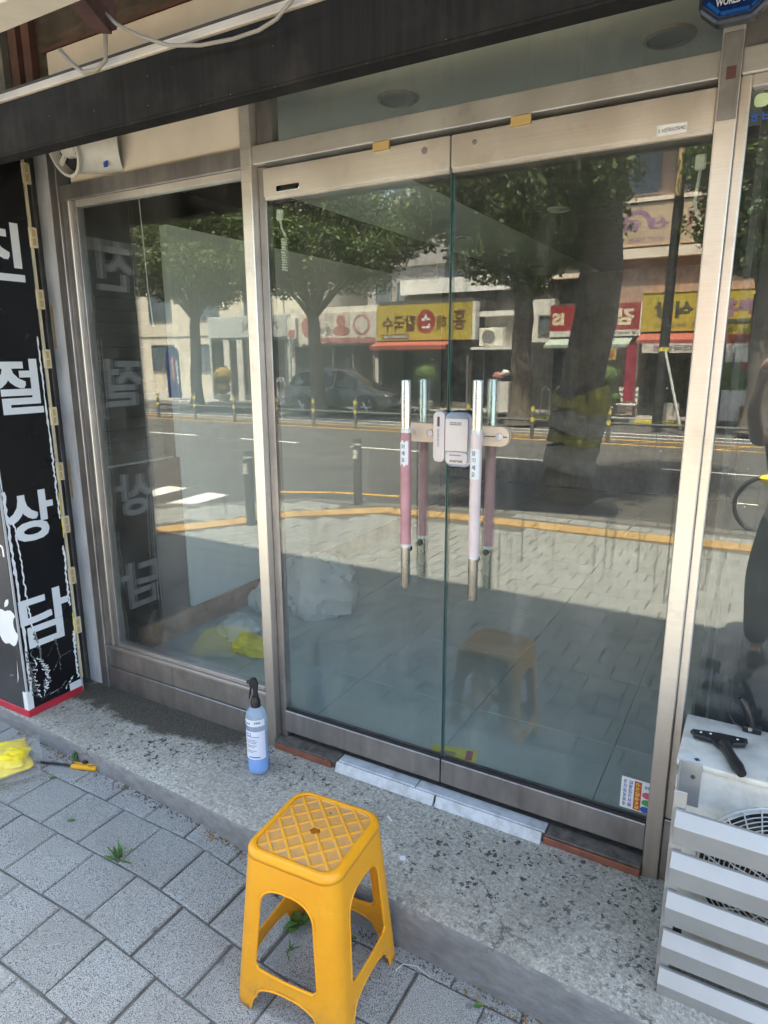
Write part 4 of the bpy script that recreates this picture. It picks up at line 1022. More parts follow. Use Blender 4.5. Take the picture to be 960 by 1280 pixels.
# ================================================================== STOOL
STC = (-.064, -.758); STROT = R(3.6)
def cdt(outer, holes, inner):
    vs = [Vector(p) for p in outer]; es = [(i, (i+1) % len(outer)) for i in range(len(outer))]
    for h in holes:
        o = len(vs); vs += [Vector(p) for p in h]; es += [(o+i, o+(i+1) % len(h)) for i in range(len(h))]
    vs += [Vector(p) for p in inner]
    r = delaunay_2d_cdt(vs, es, [], 0, 1e-6); V = r[0]; F = r[2]
    def inside(p, pol):
        c = False; j = len(pol)-1
        for i in range(len(pol)):
            if (pol[i][1] > p[1]) != (pol[j][1] > p[1]) and p[0] < (pol[j][0]-pol[i][0])*(p[1]-pol[i][1])/(pol[j][1]-pol[i][1])+pol[i][0]: c = not c
            j = i
        return c
    keep = []
    for f in F:
        c = sum((V[i] for i in f), Vector((0, 0)))/len(f)
        if inside(c, outer) and not any(inside(c, h) for h in holes): keep.append(f)
    return V, keep
HT = .522; TOPA, BOTA = .153, .188
def side_map(u, z):
    """u in metres along a side at z; quarter corners included; returns local point"""
    t = 1-z/HT; a = TOPA+(BOTA-TOPA)*t; r = .052-.012*t; s = a-r; L = s+r*PI/4; k = L/(TOPA-.052+.052*PI/4); q = u*k
    if abs(q) <= s: return Vector((q, -a, z))
    ph = (abs(q)-s)/r; sg_ = 1 if q > 0 else -1
    return Vector((sg_*(s+r*math.sin(ph)), -(s+r*math.cos(ph)), z))
UM = TOPA-.052+.052*PI/4
def stool():
    root = thing('stool', 'orange yellow plastic stool standing on the grey pavers', 'stool', (STC[0], STC[1], .003))
    rot = Matrix.Rotation(STROT, 4, 'Z'); off = Matrix.Translation((STC[0], STC[1], .003)) @ rot
    # one side panel
    def arch(y):  # lower edge
        return 0
    outer = [(-UM, .0), (-UM, HT-.012)]; nn = 24
    outer = [(-UM+2*UM*i/nn, HT-.012) for i in range(nn+1)]
    outer += [(UM, (HT-.012)*(1-i/30)) for i in range(1, 31)]
    foot = UM*.70
    outer += [(UM-(UM-foot)*i/4, 0) for i in range(1, 5)]
    outer += [(foot-.004, .028), (foot-.010, .045)]
    for i in range(0, 25):
        a = PI*i/24; outer.append(((foot-.016)*math.cos(a), .052+.044*math.sin(a)**.8))
    outer += [(-foot+.010, .045), (-foot+.004, .028)]
    outer += [(-foot-(UM-foot)*i/4, 0) for i in range(0, 4)]
    outer += [(-UM, (HT-.012)*i/30) for i in range(0, 30)]
    wt, wb = UM*.60, UM*.64; z0, z1 = .150, .425
    hole = []
    for i in range(25):
        a = PI*i/24; hole.append((wt*(abs(math.cos(a))**.75)*(1 if math.cos(a) >= 0 else -1), z1-.075+.075*math.sin(a)**.8))
    hole += [(-wt-(wb-wt)*i/16, z1-.075-(z1-.075-z0-.012)*i/16) for i in range(1, 17)]
    hole += [(-wb+.008, z0+.002)]+[(-wb+.012+(2*wb-.024)*i/16, z0-.004+.006*(1-(2*i/16-1)**2)*-1) for i in range(17)]+[(wb-.008, z0+.002)]
    hole += [(wb+(wt-wb)*i/16, z0+.012+(z1-.075-z0-.012)*i/16) for i in range(0, 16)]
    inner = [(-UM+2*UM*(i+.5)/26, .012+.49*(j+.5)/38) for i in range(26) for j in range(38)]
    V, F = cdt(outer, [hole], inner)
    mb = MB()
    for k_ in range(4):
        rk = Matrix.Rotation(PI/2*k_, 3, 'Z'); mb.add([rk @ side_map(v.x, v.y) for v in V], F)
    # rounded shoulder between side and seat
    rings = []
    def rr(ins, z):
        a = TOPA-ins; r = max(.052-ins*.6, .02); p = []
        for c_ in range(4):
            rk = Matrix.Rotation(PI/2*c_, 3, 'Z'); s = a-r
            pts_ = [(-s+2*s*i/14, -a) for i in range(15)]+[(s+r*math.sin(PI/2*i/8), -(s+r*math.cos(PI/2*i/8))) for i in range(1, 8)]
            p += [rk @ Vector((x, y, z)) for x, y in pts_]
        return p
    prof = [(-.0024, HT-.024), (-.0020, HT-.012), (.0015, HT-.006), (.005, HT-.002), (.010, HT), (.016, HT+.0005), (.019, HT-.0012)]
    o = len(mb.v); m_ = 22*4
    for ins, z in prof: mb.v += rr(ins, z)
    for i in range(len(prof)-1):
        for j in range(m_): a = o+i*m_+j; b = o+i*m_+(j+1) % m_; mb.f.append((a, b, b+m_, a+m_))
    mb.v = [off @ v for v in mb.v]
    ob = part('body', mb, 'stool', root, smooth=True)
    bm = bmesh.new(); bm.from_mesh(ob.data); bmesh.ops.remove_doubles(bm, verts=bm.verts, dist=.0012); bmesh.ops.recalc_face_normals(bm, faces=bm.faces); bm.to_mesh(ob.data); bm.free()
    so_ = ob.modifiers.new('thickness', 'SOLIDIFY'); so_.thickness = .0035; so_.offset = 0
    # rims round the openings
    rim = MB()
    for k_ in range(4):
        rk = Matrix.Rotation(PI/2*k_, 3, 'Z')
        for loop in (hole+[hole[0]],):
            rim.tube([off @ ((rk @ side_map(*p))*1.0) for p in loop], .0042, 6, cap=False)
        low = outer[31+24+4-5+0:][:0]
        la = [p for p in outer if abs(p[0]) < foot+.001 and p[1] < .12]
        rim.tube([off @ (rk @ side_map(*p)) for p in la], .0040, 6)
    part('rim', rim, 'stool', root, smooth=True)
    # seat with raised diamond ribs
    a = TOPA-.019; pts = [Vector(p.xy) for p in rr(.019, 0)]
    def rib(x, y):
        p, q = (x+y)/math.sqrt(2), (x-y)/math.sqrt(2); pit = .0455
        d = min(abs((p/pit+.5) % 1-.5), abs((q/pit+.5) % 1-.5))*pit
        e = a-max(abs(x), abs(y)); cr_ = a-.03
        if abs(x) > cr_ and abs(y) > cr_: e = min(e, .03-math.hypot(abs(x)-cr_, abs(y)-cr_))
        d = min(d, max(0, e))
        return max(0, 1-max(0, d-.0028)/.0022)
    h1 = circle(.0165, 26, .0125); h2 = circle(.004, 12, c=(-.0, .092))
    inn = [(-a+2*a*(i+.5)/88, -a+2*a*(j+.5)/88) for i in range(88) for j in range(88)]
    inn = [p for p in inn if math.hypot(p[0]/1.3, p[1]) > .015 and math.hypot(p[0], p[1]-.092) > .006]
    V, F = cdt([tuple(p) for p in pts], [h1, h2], inn)
    mb = MB(); mb.add([off @ Vector((v.x, v.y, HT-.0045+.0033*rib(v.x, v.y)+.0022*(1-(v.length/a)**2))) for v in V], F)
    seat = part('seat', mb, 'stool', root, smooth=True)
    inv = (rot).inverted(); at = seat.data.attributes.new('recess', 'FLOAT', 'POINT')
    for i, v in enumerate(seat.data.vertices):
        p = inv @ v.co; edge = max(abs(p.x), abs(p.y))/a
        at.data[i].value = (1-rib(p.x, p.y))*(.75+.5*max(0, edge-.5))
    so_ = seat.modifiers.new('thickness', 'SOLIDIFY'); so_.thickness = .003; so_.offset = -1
    bm = bmesh.new(); bm.from_mesh(seat.data)
    for f in bm.faces:
        if f.normal.z < 0: f.normal_flip()
    bm.to_mesh(seat.data); bm.free()
    return root
stool()

# ================================================================== SPRAY BOTTLE
BX, BY, BZ = -.766, -.205, .170
sbt = thing('spray_bottle', 'blue tinted spray bottle with a black trigger standing on the step', 'bottle', (BX, BY, BZ))
prof = [(.036, 0), (.043, .003), (.0455, .012), (.0455, .07), (.0440, .085), (.0455, .095), (.0455, .25), (.044, .265), (.038, .283), (.027, .296), (.018, .302), (.016, .312)]
part('bottle_body', MB().lathe(prof, (BX, BY, BZ), 40), 'bottle', sbt, smooth=True)
part('liquid', MB().lathe([(.034, .004), (.0435, .012), (.0435, .078), (.0, .0785)], (BX, BY, BZ), 32, cap=False), 'liquid', sbt, smooth=True)
part('label', curved(MB(), (BX, BY), .0459, -1.15, 1.5, BZ+.075, BZ+.205, 24), 'label', sbt)
part('label', curved(MB(), (BX, BY), .0459, -1.3, 1.5, BZ+.228, BZ+.258, 24), 'whitetext', sbt)
def bt_(s, a, z, w_, h_, mat='labelblue', bold=.03, nm='label_print'):
    return part(nm, wraptext(s, (BX, BY), .0462, a, z, w_, h_, bold), mat, sbt)
bt_('● kiehl', -.45, BZ+.241, .046, .011); bt_('arenas', .75, BZ+.245, .026, .009)
part('label_print', curved(MB(), (BX, BY), .0462, -.42, .12, BZ+.183, BZ+.197, 8), 'labelblue', sbt)
part('label_print', curved(MB(), (BX, BY), .0463, -.36, .06, BZ+.186, BZ+.194, 8), 'label', sbt)
for i, (a0, a1, z, h_) in enumerate(((-.42, .9, .179, .0025), (-.38, .5, .165, .002), (-.38, .7, .158, .002), (-.38, .6, .151, .002), (-.38, .65, .140, .002), (-.38, .45, .133, .002), (-.38, .6, .115, .002), (-.38, .3, .108, .002), (-.2, .9, .083, .005), (-.95, -.7, .19, .003))):
    part('label_print', curved(MB(), (BX, BY), .0462, a0, a1, BZ+z, BZ+z+h_, 10), 'labelblue' if i in (0, 8) else 'gun', sbt)
for i in range(9): part('label_print', curved(MB(), (BX, BY), .0462, -.95, -.70+.05*(i % 3), BZ+.09+i*.0115, BZ+.094+i*.0115, 4), 'gun', sbt)
part('collar', MB().lathe([(.0205, .300), (.0205, .325), (.0175, .333), (.014, .345)], (BX, BY, BZ), 24), 'black', sbt, smooth=True)
hd = thing; hv = Vector((-.55, .25, 0)).normalized()
hx = Vector((-.868, -.497, 0)); hn = Vector((.497, -.868, 0)); bo = Vector((BX, BY, BZ))
def hprof(nm, pts, hw): return part(nm, MB().prism(pts, bo-hn*hw, hx, ZA, hn*hw*2), 'black', sbt, bevel=.0025, smooth=True)
hprof('spray_head', [(-.013, .335), (.008, .335), (.007, .365), (.009, .385), (.020, .392), (.024, .405), (.022, .420), (.008, .430), (-.006, .427), (-.014, .405), (-.010, .37)], .0105)
hprof('trigger', [(.0125, .383), (.020, .388), (.0245, .365), (.0285, .335), (.0245, .333), (.0185, .355)], .006)
part('nozzle', MB().tube([bo+hx*.022+ZA*.412, bo+hx*.033+ZA*.411], [.0075, .0065], 12), 'black', sbt, smooth=True)

# ================================================================== YELLOW PACK + TOOL + WEEDS
yp = thing('cloth_pack', 'yellow cloths folded in a clear plastic bag on the pavers at left', 'cloth pack', (-1.97, -.62, .045))
def pillow(c, L, W, H, rotz, seed, nu=30, nv=18, amp=.12):
    mb = MB(); m3 = Matrix.Rotation(rotz, 3, 'Z')
    for s in (1, -1):
        o = len(mb.v)
        for i in range(nu+1):
            for j in range(nv+1):
                u = 2*i/nu-1; v = 2*j/nv-1; e = (1-abs(u)**3.2)*(1-abs(v)**3.2); n_ = mnoise.fractal(Vector((u*1.7+seed, v*2.2, s*3)), .8, 2, 4)
                fold = .25*math.sin(v*7+2*mnoise.noise((u*2, v*2, seed)))
                z = H*(s*(e**.55)*(.62+.3*n_*(1 if s > 0 else .2))+ (amp*fold*e if s > 0 else 0))
                mb.v.append(Vector(c)+m3 @ Vector((u*L/2*(1+.08*mnoise.noise((v*2, seed, 0))), v*W/2*(1+.12*mnoise.noise((u*2, seed, 4))), max(z, -H*.5))))
        for i in range(nu):
            for j in range(nv): a = o+i*(nv+1)+j; mb.f.append((a, a+1, a+nv+2, a+nv+1))
    return mb
part('folded_cloth', pillow((-1.93, -.77, .125), .44, .30, .06, R(62), 3.3), 'yellow', yp, smooth=True)
part('folded_cloth', pillow((-1.85, -.69, .145), .22, .16, .04, R(40), 6.3), 'yellow', yp, smooth=True)
part('clear_bag', pillow((-1.90, -.77, .128), .50, .35, .062, R(58), 1.7), 'polybag', yp, smooth=True)
tlr = thing('scraper', 'long bladed scraper with an orange yellow handle lying at the foot of the step', 'scraper', (-1.62, -.47, .05))
a_ = Vector((-1.80, -.585, .094)); b_ = Vector((-1.605, -.512, .096)); c_ = Vector((-1.485, -.475, .096)); dd = (c_-a_).normalized(); nn_ = Vector((-dd.y, dd.x, 0)); m3 = Matrix((dd, nn_, ZA)).transposed()
part('blade', MB().obox((a_+b_)/2+nn_*.003, ((b_-a_).length, .006, .002), m3), 'blade', tlr)
part('blade_guide', MB().obox((a_+b_)/2-nn_*.005, ((b_-a_).length, .007, .006), m3), 'black', tlr, bevel=.001)
part('handle', MB().obox((b_+c_)/2-nn_*.008, ((c_-b_).length, .018, .017), m3), 'ortool', tlr, bevel=.004, segs=2, smooth=True)
part('handle', MB().obox((b_+c_)/2+nn_*.010, ((c_-b_).length*.95, .014, .013), m3), 'ortool', tlr, bevel=.004, segs=2, smooth=True)
part('handle_groove', MB().obox((b_+c_)/2+nn_*.0015+Vector((0, 0, .001)), ((c_-b_).length*.98, .004, .012), m3), 'black', tlr)
part('thumb_slider', MB().obox(b_+dd*.055+nn_*.012+Vector((0, 0, .010)), (.022, .014, .012), m3), 'black', tlr, bevel=.002)
t_ = MB(); text(t_, 'OLFA', c_-dd*.025-nn_*.008+Vector((0, 0, .0091)), dd, nn_, w=.026, h=.008, bold=.02); part('handle_print', t_, 'print', tlr)

def leafm(mb, base, d, L, W, upv, bend=.3, n=4):
    d = Vector(d).normalized(); s_ = d.cross(upv).normalized(); o = len(mb.v)
    for i in range(n+1):
        t = i/n; p = Vector(base)+d*L*t-Vector(upv)*bend*L*t*t; w_ = W*math.sin(PI*min(1, t*.93+.07))**.8
        mb.v += [p-s_*w_/2, p+Vector(upv)*-.12*w_, p+s_*w_/2]
    for i in range(n):
        a = o+3*i; mb.f += [(a, a+1, a+4, a+3), (a+1, a+2, a+5, a+4)]
def weed(loc, label, n, L, W, upf=1.0, seed=1, group=None):
    rq = random.Random(seed); t = thing('weed', label, 'weed', loc, group)
    for i in range(n):
        a = rq.uniform(0, 2*PI); e = rq.uniform(.3, 1.2)*upf; mb = MB(); l = L*rq.uniform(.55, 1)
        leafm(mb, Vector(loc)+Vector((rq.uniform(-.01, .01), rq.uniform(-.01, .01), rq.uniform(0, .012))), (math.cos(a)*math.cos(e), math.sin(a)*math.cos(e), math.sin(e)), l, W*rq.uniform(.6, 1), Vector((0, 0, 1)) if e < 1 else Vector((math.cos(a), math.sin(a), .3)).normalized(), .35)
        part('leaf', mb, 'leafground', t)
weed((-.945, -.800, .080), 'tuft of green weed in the paver joint left of the stool', 20, .085, .009, 1.3, 3)
weed((-.225, -.640, .015), 'leafy green weed sprouting under the stool', 11, .075, .040, .8, 5)
weed((-.19, -.76, .012), 'thin grassy weed under the stool near its front', 7, .06, .008, .9, 8)
weed((.60, -.70, .0), 'small pale weed in the joint at the bottom edge of the picture', 6, .05, .014, 1.2, 11)
weed((-1.63, -.478, .085), 'dry weed by the orange scraper at the foot of the step', 7, .07, .016, 1.4, 13)
lf = MB(); rq = random.Random(4)
for i in range(150):
    x = rq.choice([rq.uniform(-2.1, -1.5), rq.uniform(-.75, -.35), rq.uniform(.35, .9), rq.uniform(-2.1, .9)]); y = ystep(x)-abs(rq.gauss(0, .025))-.004; a = rq.uniform(0, 6.28)
    leafm(lf, (x, y, gz(x, y)+.003), (math.cos(a), math.sin(a), .1), rq.uniform(.006, .024), rq.uniform(.004, .011), ZA, .1, 2)
single('leaf_litter', lf, 'dryleaf', kind='stuff', label='dry leaf litter along the foot of the step')
gr = MB()
for i in range(700):
    x = rq.uniform(-2.1, .9); y = ystep(x)-abs(rq.gauss(0, .02))-.002; s_ = rq.uniform(.001, .0035); gr.obox((x, y, gz(x, y)+s_*.4), (s_*2, s_*1.6, s_), Matrix.Rotation(rq.uniform(0, 3), 3, 'Z'))
for i in range(500):
    x = rq.gauss(-1.45, .28); y = rq.gauss(-.13, .06); s_ = rq.uniform(.001, .003)
    if -1.95 < x < -.87 and y < -.03: gr.obox((x, y, .17+s_*.4), (s_*2, s_*1.6, s_), Matrix.Rotation(rq.uniform(0, 3), 3, 'Z'))
single('grit', gr, 'mortar', kind='stuff', label='grit along the foot of the step')
for i, (x, y, z, lab) in enumerate(((-1.30, -.76, .088, 'small green leaf on a paver near the yellow cloths'), (-1.62, -.62, .088, 'single green leaf right of the yellow cloths'), (-.05, -.62, .02, 'small fallen leaf beneath the stool'), (.40, -.62, .004, 'green leaf fragment at the foot of the step right of the stool'))):
    mb = MB(); leafm(mb, (x, y, z), (.8, .6, .15), .035, .018, ZA, .2); single('fallen_leaf', mb, 'leafground', lab, 'leaf')
single('paper_scrap', MB().obox((-.47, -.56, .052), (.028, .010, .003), Matrix.Rotation(R(35), 3, 'Z')), 'sticker', 'white paper scrap by the step left of the stool', 'scrap')
single('paper_scrap', MB().lathe([(.012, 0), (.011, .002)], (.02, -.36, .1675), 9), 'sticker', 'round white chip on the step behind the stool', 'scrap')
single('cigarette_end', MB().tube([(-.13, -.20, .174), (-.105, -.215, .174)], .004, 8), 'sticker', 'cigarette end on the step before the white tiles', 'litter')
single('string', MB().tube([(.14, -.63, .004), (.15, -.60, .005), (.19, -.585, .004), (.25, -.60, .004)], .002, 5), 'whitepost', 'thin white string on the pavers at the foot of the step', 'string')
# ================================================================== STREET OPPOSITE (seen mirrored in the glass)
NX_ = Vector((-1, 0, 0))                                            # reading direction of lettering that faces the shop
def bollard(loc, label, grp, h=.88, r=.055, far=False):
    t = thing('bollard', label, 'bollard', loc, grp); x, y, z = loc
    part('shaft', MB().lathe([(r*1.05, 0), (r, .02), (r, h-.02), (r*.8, h)], loc, 18), 'bollard', t, smooth=True)
    if far:
        for zz in (h-.14, h-.40): part('band', MB().lathe([(r*1.03, zz), (r*1.03, zz+.11)], loc, 16, cap=False), 'bandyellow', t)
    else:
        part('band', MB().lathe([(r*1.02, h-.09), (r*1.02, h-.065)], loc, 18, cap=False), 'reflband', t)
        part('notice', MB().box(x-.03, x+.03, y+r, y+r+.003, h-.27, h-.15), 'reflband', t)
    return t
bollard((-4.14, -3.62, 0), 'dark grey bollard seen in the left window, beside the crosswalk', 'bollards on the near pavement')
bollard((-3.66, -5.22, 0), 'dark grey bollard seen in the left door leaf beside the yellow guide blocks', 'bollards on the near pavement')
fx = [-17.7, -15.93, -14.17, -12.4, -11.0, -9.5, -7.75, -5.95, -4.19, -2.31, -.5, 1.3, 3.1]
for i, x in enumerate(fx): bollard((x, -14.45, -.12), ['first barrier post across the road, leftmost in the mirrored row', 'barrier post across the road before the cream building, second from the left', 'barrier post across the road right of the forked tree trunk', 'barrier post across the road left of the parked car tail', 'barrier post across the road in front of the parked car rear wheel', 'barrier post across the road in front of the parked car bonnet', 'barrier post across the road left of the door lock', 'barrier post across the road behind the right pull handle', 'barrier post across the road left of the wrapped tree trunk', 'barrier post across the road right of the wrapped tree trunk', 'barrier post across the road hidden near the right door post', 'barrier post across the road mirrored by the right edge of the picture', 'last barrier post across the road, rightmost in the row'][i], 'barrier posts across the road', .84, .05, True)
rl = thing('barrier_rail', 'dark tube rail linking the barrier posts across the road', 'rail', (-7.5, -14.45, .3))
for a, b in zip(fx, fx[1:]):
    for z in (.36, ): part('rail_tube', MB().tube([(a+.05, -14.45, z), (b-.05, -14.45, z)], .035, 8), 'bollard', rl)

# ---- trees
def leaves(name, parent, clumps, n, size, seed):
    rg = np.random.default_rng(seed); tot = sum(c[3]**2 for c in clumps); V = []; T = []
    for cx, cy, cz, r in clumps:
        k = int(n*r*r/tot); d = rg.normal(size=(k, 3)); d /= np.linalg.norm(d, axis=1)[:, None]
        rad = r*(rg.random(k)**.42)*(1+.28*np.sin(d[:, 0]*5+cx)*np.sin(d[:, 1]*6+cy)*np.cos(d[:, 2]*5))
        c = np.array([cx, cy, cz])+d*rad[:, None]*np.array([1, 1, .8])
        nrm = rg.normal(size=(k, 3))+d*.6+np.array([0, 0, .5]); nrm /= np.linalg.norm(nrm, axis=1)[:, None]
        ax = np.cross(nrm, rg.normal(size=(k, 3))); ax /= np.linalg.norm(ax, axis=1)[:, None]; ay = np.cross(nrm, ax)
        s = size*(.6+.8*rg.random(k))[:, None]
        q = np.stack([c-ax*s*.5, c+ay*s*.30, c+ax*s*.5, c-ay*s*.30], 1); V.append(q.reshape(-1, 3))
        cl = rg.random(k)*.55+.45*(np.sin(c[:, 0]*3.1)*np.sin(c[:, 1]*2.7+1)*np.sin(c[:, 2]*3.3)*.5+.5); T.append(np.repeat(cl, 4))
    V = np.concatenate(V)-np.array(ROOT[parent.name]); T = np.concatenate(T); m = len(V)//4
    me = bpy.data.meshes.new(name); me.vertices.add(len(V)); me.vertices.foreach_set('co', V.astype(np.float32).ravel())
    me.loops.add(len(V)); me.loops.foreach_set('vertex_index', np.arange(len(V), dtype=np.int32)); me.polygons.add(m)
    me.polygons.foreach_set('loop_start', np.arange(0, len(V), 4, dtype=np.int32)); me.update(calc_edges=True)
    at = me.attributes.new('tone', 'FLOAT', 'POINT'); at.data.foreach_set('value', T.astype(np.float32)); me.materials.append(M['leaf'])
    o = bpy.data.objects.new(name, me); link(o, parent); return o
def tree(label, base, fork, r0, clumps, n, size, seed, r1=None, flare=1.5, grp='street trees', mid=None):
    t = thing('street_tree', label, 'tree', base, grp); b = Vector(base); f = Vector(fork); rq = random.Random(seed)
    pts = []; rs = []
    for i in range(9):
        s = i/8; p = (b.lerp(f, s) if mid is None else (b.lerp(Vector(mid), s/.625) if s <= .625 else Vector(mid).lerp(f, (s-.625)/.375)))+Vector((rq.uniform(-1, 1), rq.uniform(-1, 1), 0))*r0*.12*(0 < i < 8); pts.append(p)
        rs.append((r0+(((r1 or r0*.75))-r0)*s)*(1+(flare-1)*max(0, 1-s*7)))
    part('trunk', MB().tube(pts, rs, 14), 'bark', t, smooth=True)
    lb = MB()
    for cx, cy, cz, r in clumps:
        c = Vector((cx, cy, cz)); m = f.lerp(c, .5)+Vector((rq.uniform(-.2, .2), rq.uniform(-.2, .2), rq.uniform(0, .3))); q = rs[-1]
        lb.tube([f-Vector((0, 0, q)), f.lerp(m, .5), m, c], [q*.55, q*.36, q*.24, q*.06], 8)
    part('limbs', lb, 'bark', t, smooth=True)
    leaves('crown', t, clumps, n, size, seed); return t
A = tree('big leaning street tree on the near kerb with an olive yellow wrap round its trunk', (-1.48, -7.35, -.12), (-1.28, -7.4, 4.9), .30,
     [(-2.9,-7.2,4.3,1.05),(-2.0,-6.3,4.5,1.1),(-1.6,-7.0,3.9,.8),(-2.4,-8.0,5.2,1.3),(-1.0,-7.4,6.1,1.3),(-1.7,-6.4,6.0,1.4),(-2.9,-6.4,5.6,1.2),(.0,-7.0,7.4,1.3),(-1.9,-8.4,4.5,1.0),(-2.0,-5.6,4.9,.9),(-.9,-6.0,6.8,1.1),(-3.3,-8.0,5.0,1.1),(-.2,-8.4,7.2,1.2),(-2.2,-5.2,3.9,.75),(-1.5,-5.25,3.55,.6),(-1.0,-5.3,3.95,.6),(-1.8,-5.3,4.5,.8),(-2.7,-5.3,3.5,.5),(-.85,-5.4,3.7,.42),(-.9,-5.4,4.3,.5)], 80000, .075, 11, .27, 1.35, mid=(-1.13, -7.4, 3.0))
tree('street tree across the road with a forked trunk, seen in the left window', (-18.7, -17.3, 0), (-18.5, -17.3, 3.5), .24,
     [(-19.8,-17.3,5.0,1.3),(-18.2,-17.0,5.6,1.6),(-16.6,-17.3,5.0,1.4),(-17.4,-17.4,6.8,1.7),(-19.6,-17.5,6.7,1.5),(-18.6,-17.2,8.2,1.7),(-15.9,-17.3,6.2,1.1),(-17.0,-17,4.2,.7),(-19.6,-15.6,4.9,1.0),(-18.0,-15.5,5.2,1.1),(-16.6,-15.6,5.0,1.0),(-18.8,-15.4,6.0,1.0)], 40000, .13, 12, .18)
tree('street tree across the road behind the dark parked car', (-12.7, -17.2, 0), (-12.9, -17.2, 3.4), .26,
     [(-14.0,-17.3,4.8,1.2),(-12.4,-17.0,5.2,1.5),(-10.8,-17.2,4.9,1.3),(-13.2,-17.4,6.6,1.6),(-11.2,-17.5,6.5,1.5),(-9.6,-17.3,5.6,1.0),(-12.2,-17.2,8.0,1.6),(-14.6,-17.3,6.2,1.0),(-13.8,-15.6,4.9,1.0),(-12.3,-15.5,5.3,1.1),(-10.9,-15.6,5.0,1.0),(-9.6,-15.8,4.9,.7)], 40000, .13, 13, .2)
tree('thick dark street tree across the road beside the red gimbap sign', (-5.45, -17.3, 0), (-5.5, -17.3, 3.4), .33,
     [(-6.6,-17.3,5.0,1.3),(-5.0,-17.0,5.3,1.5),(-3.9,-17.3,5.2,1.1),(-5.6,-17.4,6.9,1.7),(-7.2,-17.3,6.3,1.2),(-4.4,-17.4,6.6,1.2),(-5.4,-17.2,4.2,.8)], 34000, .13, 14, .27)
tree('street tree across the road seen at the right edge of the picture', (.72, -17.3, 0), (.62, -17.3, 3.4), .30,
     [(.0,-17.3,5.2,1.3),(1.6,-17.0,5.4,1.5),(.7,-17.3,6.9,1.7),(-.6,-17.3,6.6,1.0),(2.2,-17.3,6.8,1.3),(.2,-17.0,4.4,.8)], 34000, .13, 15, .26)
# tree wrap and hose loop (hangs on the near tree)
tw_ = thing('tree_wrap', 'olive yellow and grey wrap tied round the leaning near tree', 'tree wrap', (-1.45, -7.36, .34))
bA, fA = Vector((-1.48, -7.35, -.12)), Vector((-1.12, -7.4, 3.1))
def onA(z): return bA.lerp(fA, (z+.12)/3.22)
for z0, z1, k_, m_ in ((1.20, 1.36, .40, 'olivebag'), (.88, 1.20, .385, 'oliveshade'), (.72, .88, .375, 'olivebag'), (.34, .72, .37, 'oliveshade')):
    pts = [onA(z0+(z1-z0)*i/5)+Vector((.012*math.sin(i*2), .0, 0)) for i in range(6)]
    mb = MB().tube(pts, [k_*(1+.02*math.sin(i*1.7)) for i in range(6)], 26, cap=False); part('wrap_band', mb, m_, tw_, smooth=True)
hz = onA(1.36); part('hose_loop', MB().tube([hz+Vector((.02, .36, -.06)), hz+Vector((.01, .38, .10)), hz+Vector((.08, .38, .18)), hz+Vector((.16, .38, .14)), hz+Vector((.18, .36, -.06))], .020, 8), 'black', tw_, smooth=True)

# ---- buildings
def bld(name, label, cat, x0, x1, yf, depth, z1, mat, z0=-.05, pname='wall'):
    t = thing(name, label, cat, ((x0+x1)/2, yf-depth/2, z0)); part(pname, MB().box(x0, x1, yf-depth, yf, z0, z1), mat, t); return t
def win(t, x0, x1, z0, z1, yf, mull=1, fm='greypost', gm='winglass', d=.06):
    f = part('window', MB().box(x0, x1, yf+.002, yf+d, z0, z0+.05).box(x0, x1, yf+.002, yf+d, z1-.05, z1).box(x0, x0+.05, yf+.002, yf+d, z0+.0501, z1-.0501).box(x1-.05, x1, yf+.002, yf+d, z0+.0501, z1-.0501), fm, t)
    w_ = (x1-x0-.1)/(mull+1)
    for i in range(mull+1): part('pane', MB().box(x0+.052+w_*i, x0+.048+w_*(i+1), yf+.004, yf+.02, z0+.052, z1-.052), gm, f)
    for i in range(mull): part('mullion', MB().box(x0+.05+w_*(i+1)-.02, x0+.05+w_*(i+1)+.02, yf+.021, yf+.05, z0+.052, z1-.052), fm, f)
def front(t, x0, x1, z1, yf, n=3, fm='greypost'):
    """dark glazed shop front"""
    w_ = (x1-x0)/n
    for i in range(n):
        a, b = x0+w_*i+.04, x0+w_*(i+1)-.04
        part('shop_front_pane', MB().box(a, b, yf+.003, yf+.02, .25, z1-.05), 'shopglass', t); part('shop_front_base', MB().box(a, b, yf+.003, yf+.05, -.02, .24), fm, t)
    for i in range(n+1): part('shop_front_post', MB().box(x0+w_*i-.038, x0+w_*i+.038, yf+.003, yf+.06, 0, z1), fm, t)
b = bld('cream_building', 'tall cream rendered building behind the forked tree', 'building', -40, -19.2, -26.0, 8, 9.5, 'cream_wall')
for i in range(5):
    for zz in (1.2, 4.0, 6.8): win(b, -38.0+i*3.6, -36.2+i*3.6, zz, zz+1.5, -26.0, 2)
for zz in (3.1, 6.1): part('joint_line', MB().box(-40, -19.2, -25.999, -25.97, zz, zz+.06), 'greypost', b)
for xx in (-21.0, -23.4): part('joint_line', MB().box(xx, xx+.05, -25.999, -25.975, 0, 9.4), 'greypost', b)
b = bld('shop', 'pale grey shop with a wide plain sign band behind the round shrub', 'shop', -22.4, -17.6, -22.0, 6, 3.8, 'greyshop')
front(b, -22.2, -17.8, 2.75, -22.0, 4)
for q in (-21.4, -20.6): part('white_column', MB().box(q, q+.35, -21.99, -21.88, 0, 2.75), 'whitewall', b)
s_ = thing('shop_sign', 'pale grey fascia sign with dark grey letters on the grey shop', 'sign', (-20, -21.9, 2.85)); part('board', MB().box(-22.3, -17.65, -21.99, -21.85, 2.85, 3.75), 'greyshop', s_)
t_ = MB(); text(t_, '기례음식', (-19.1, -21.846, 3.30), NX_, ZA, w=2.1, h=.42, bold=.03); part('lettering', t_, 'greypost', s_)
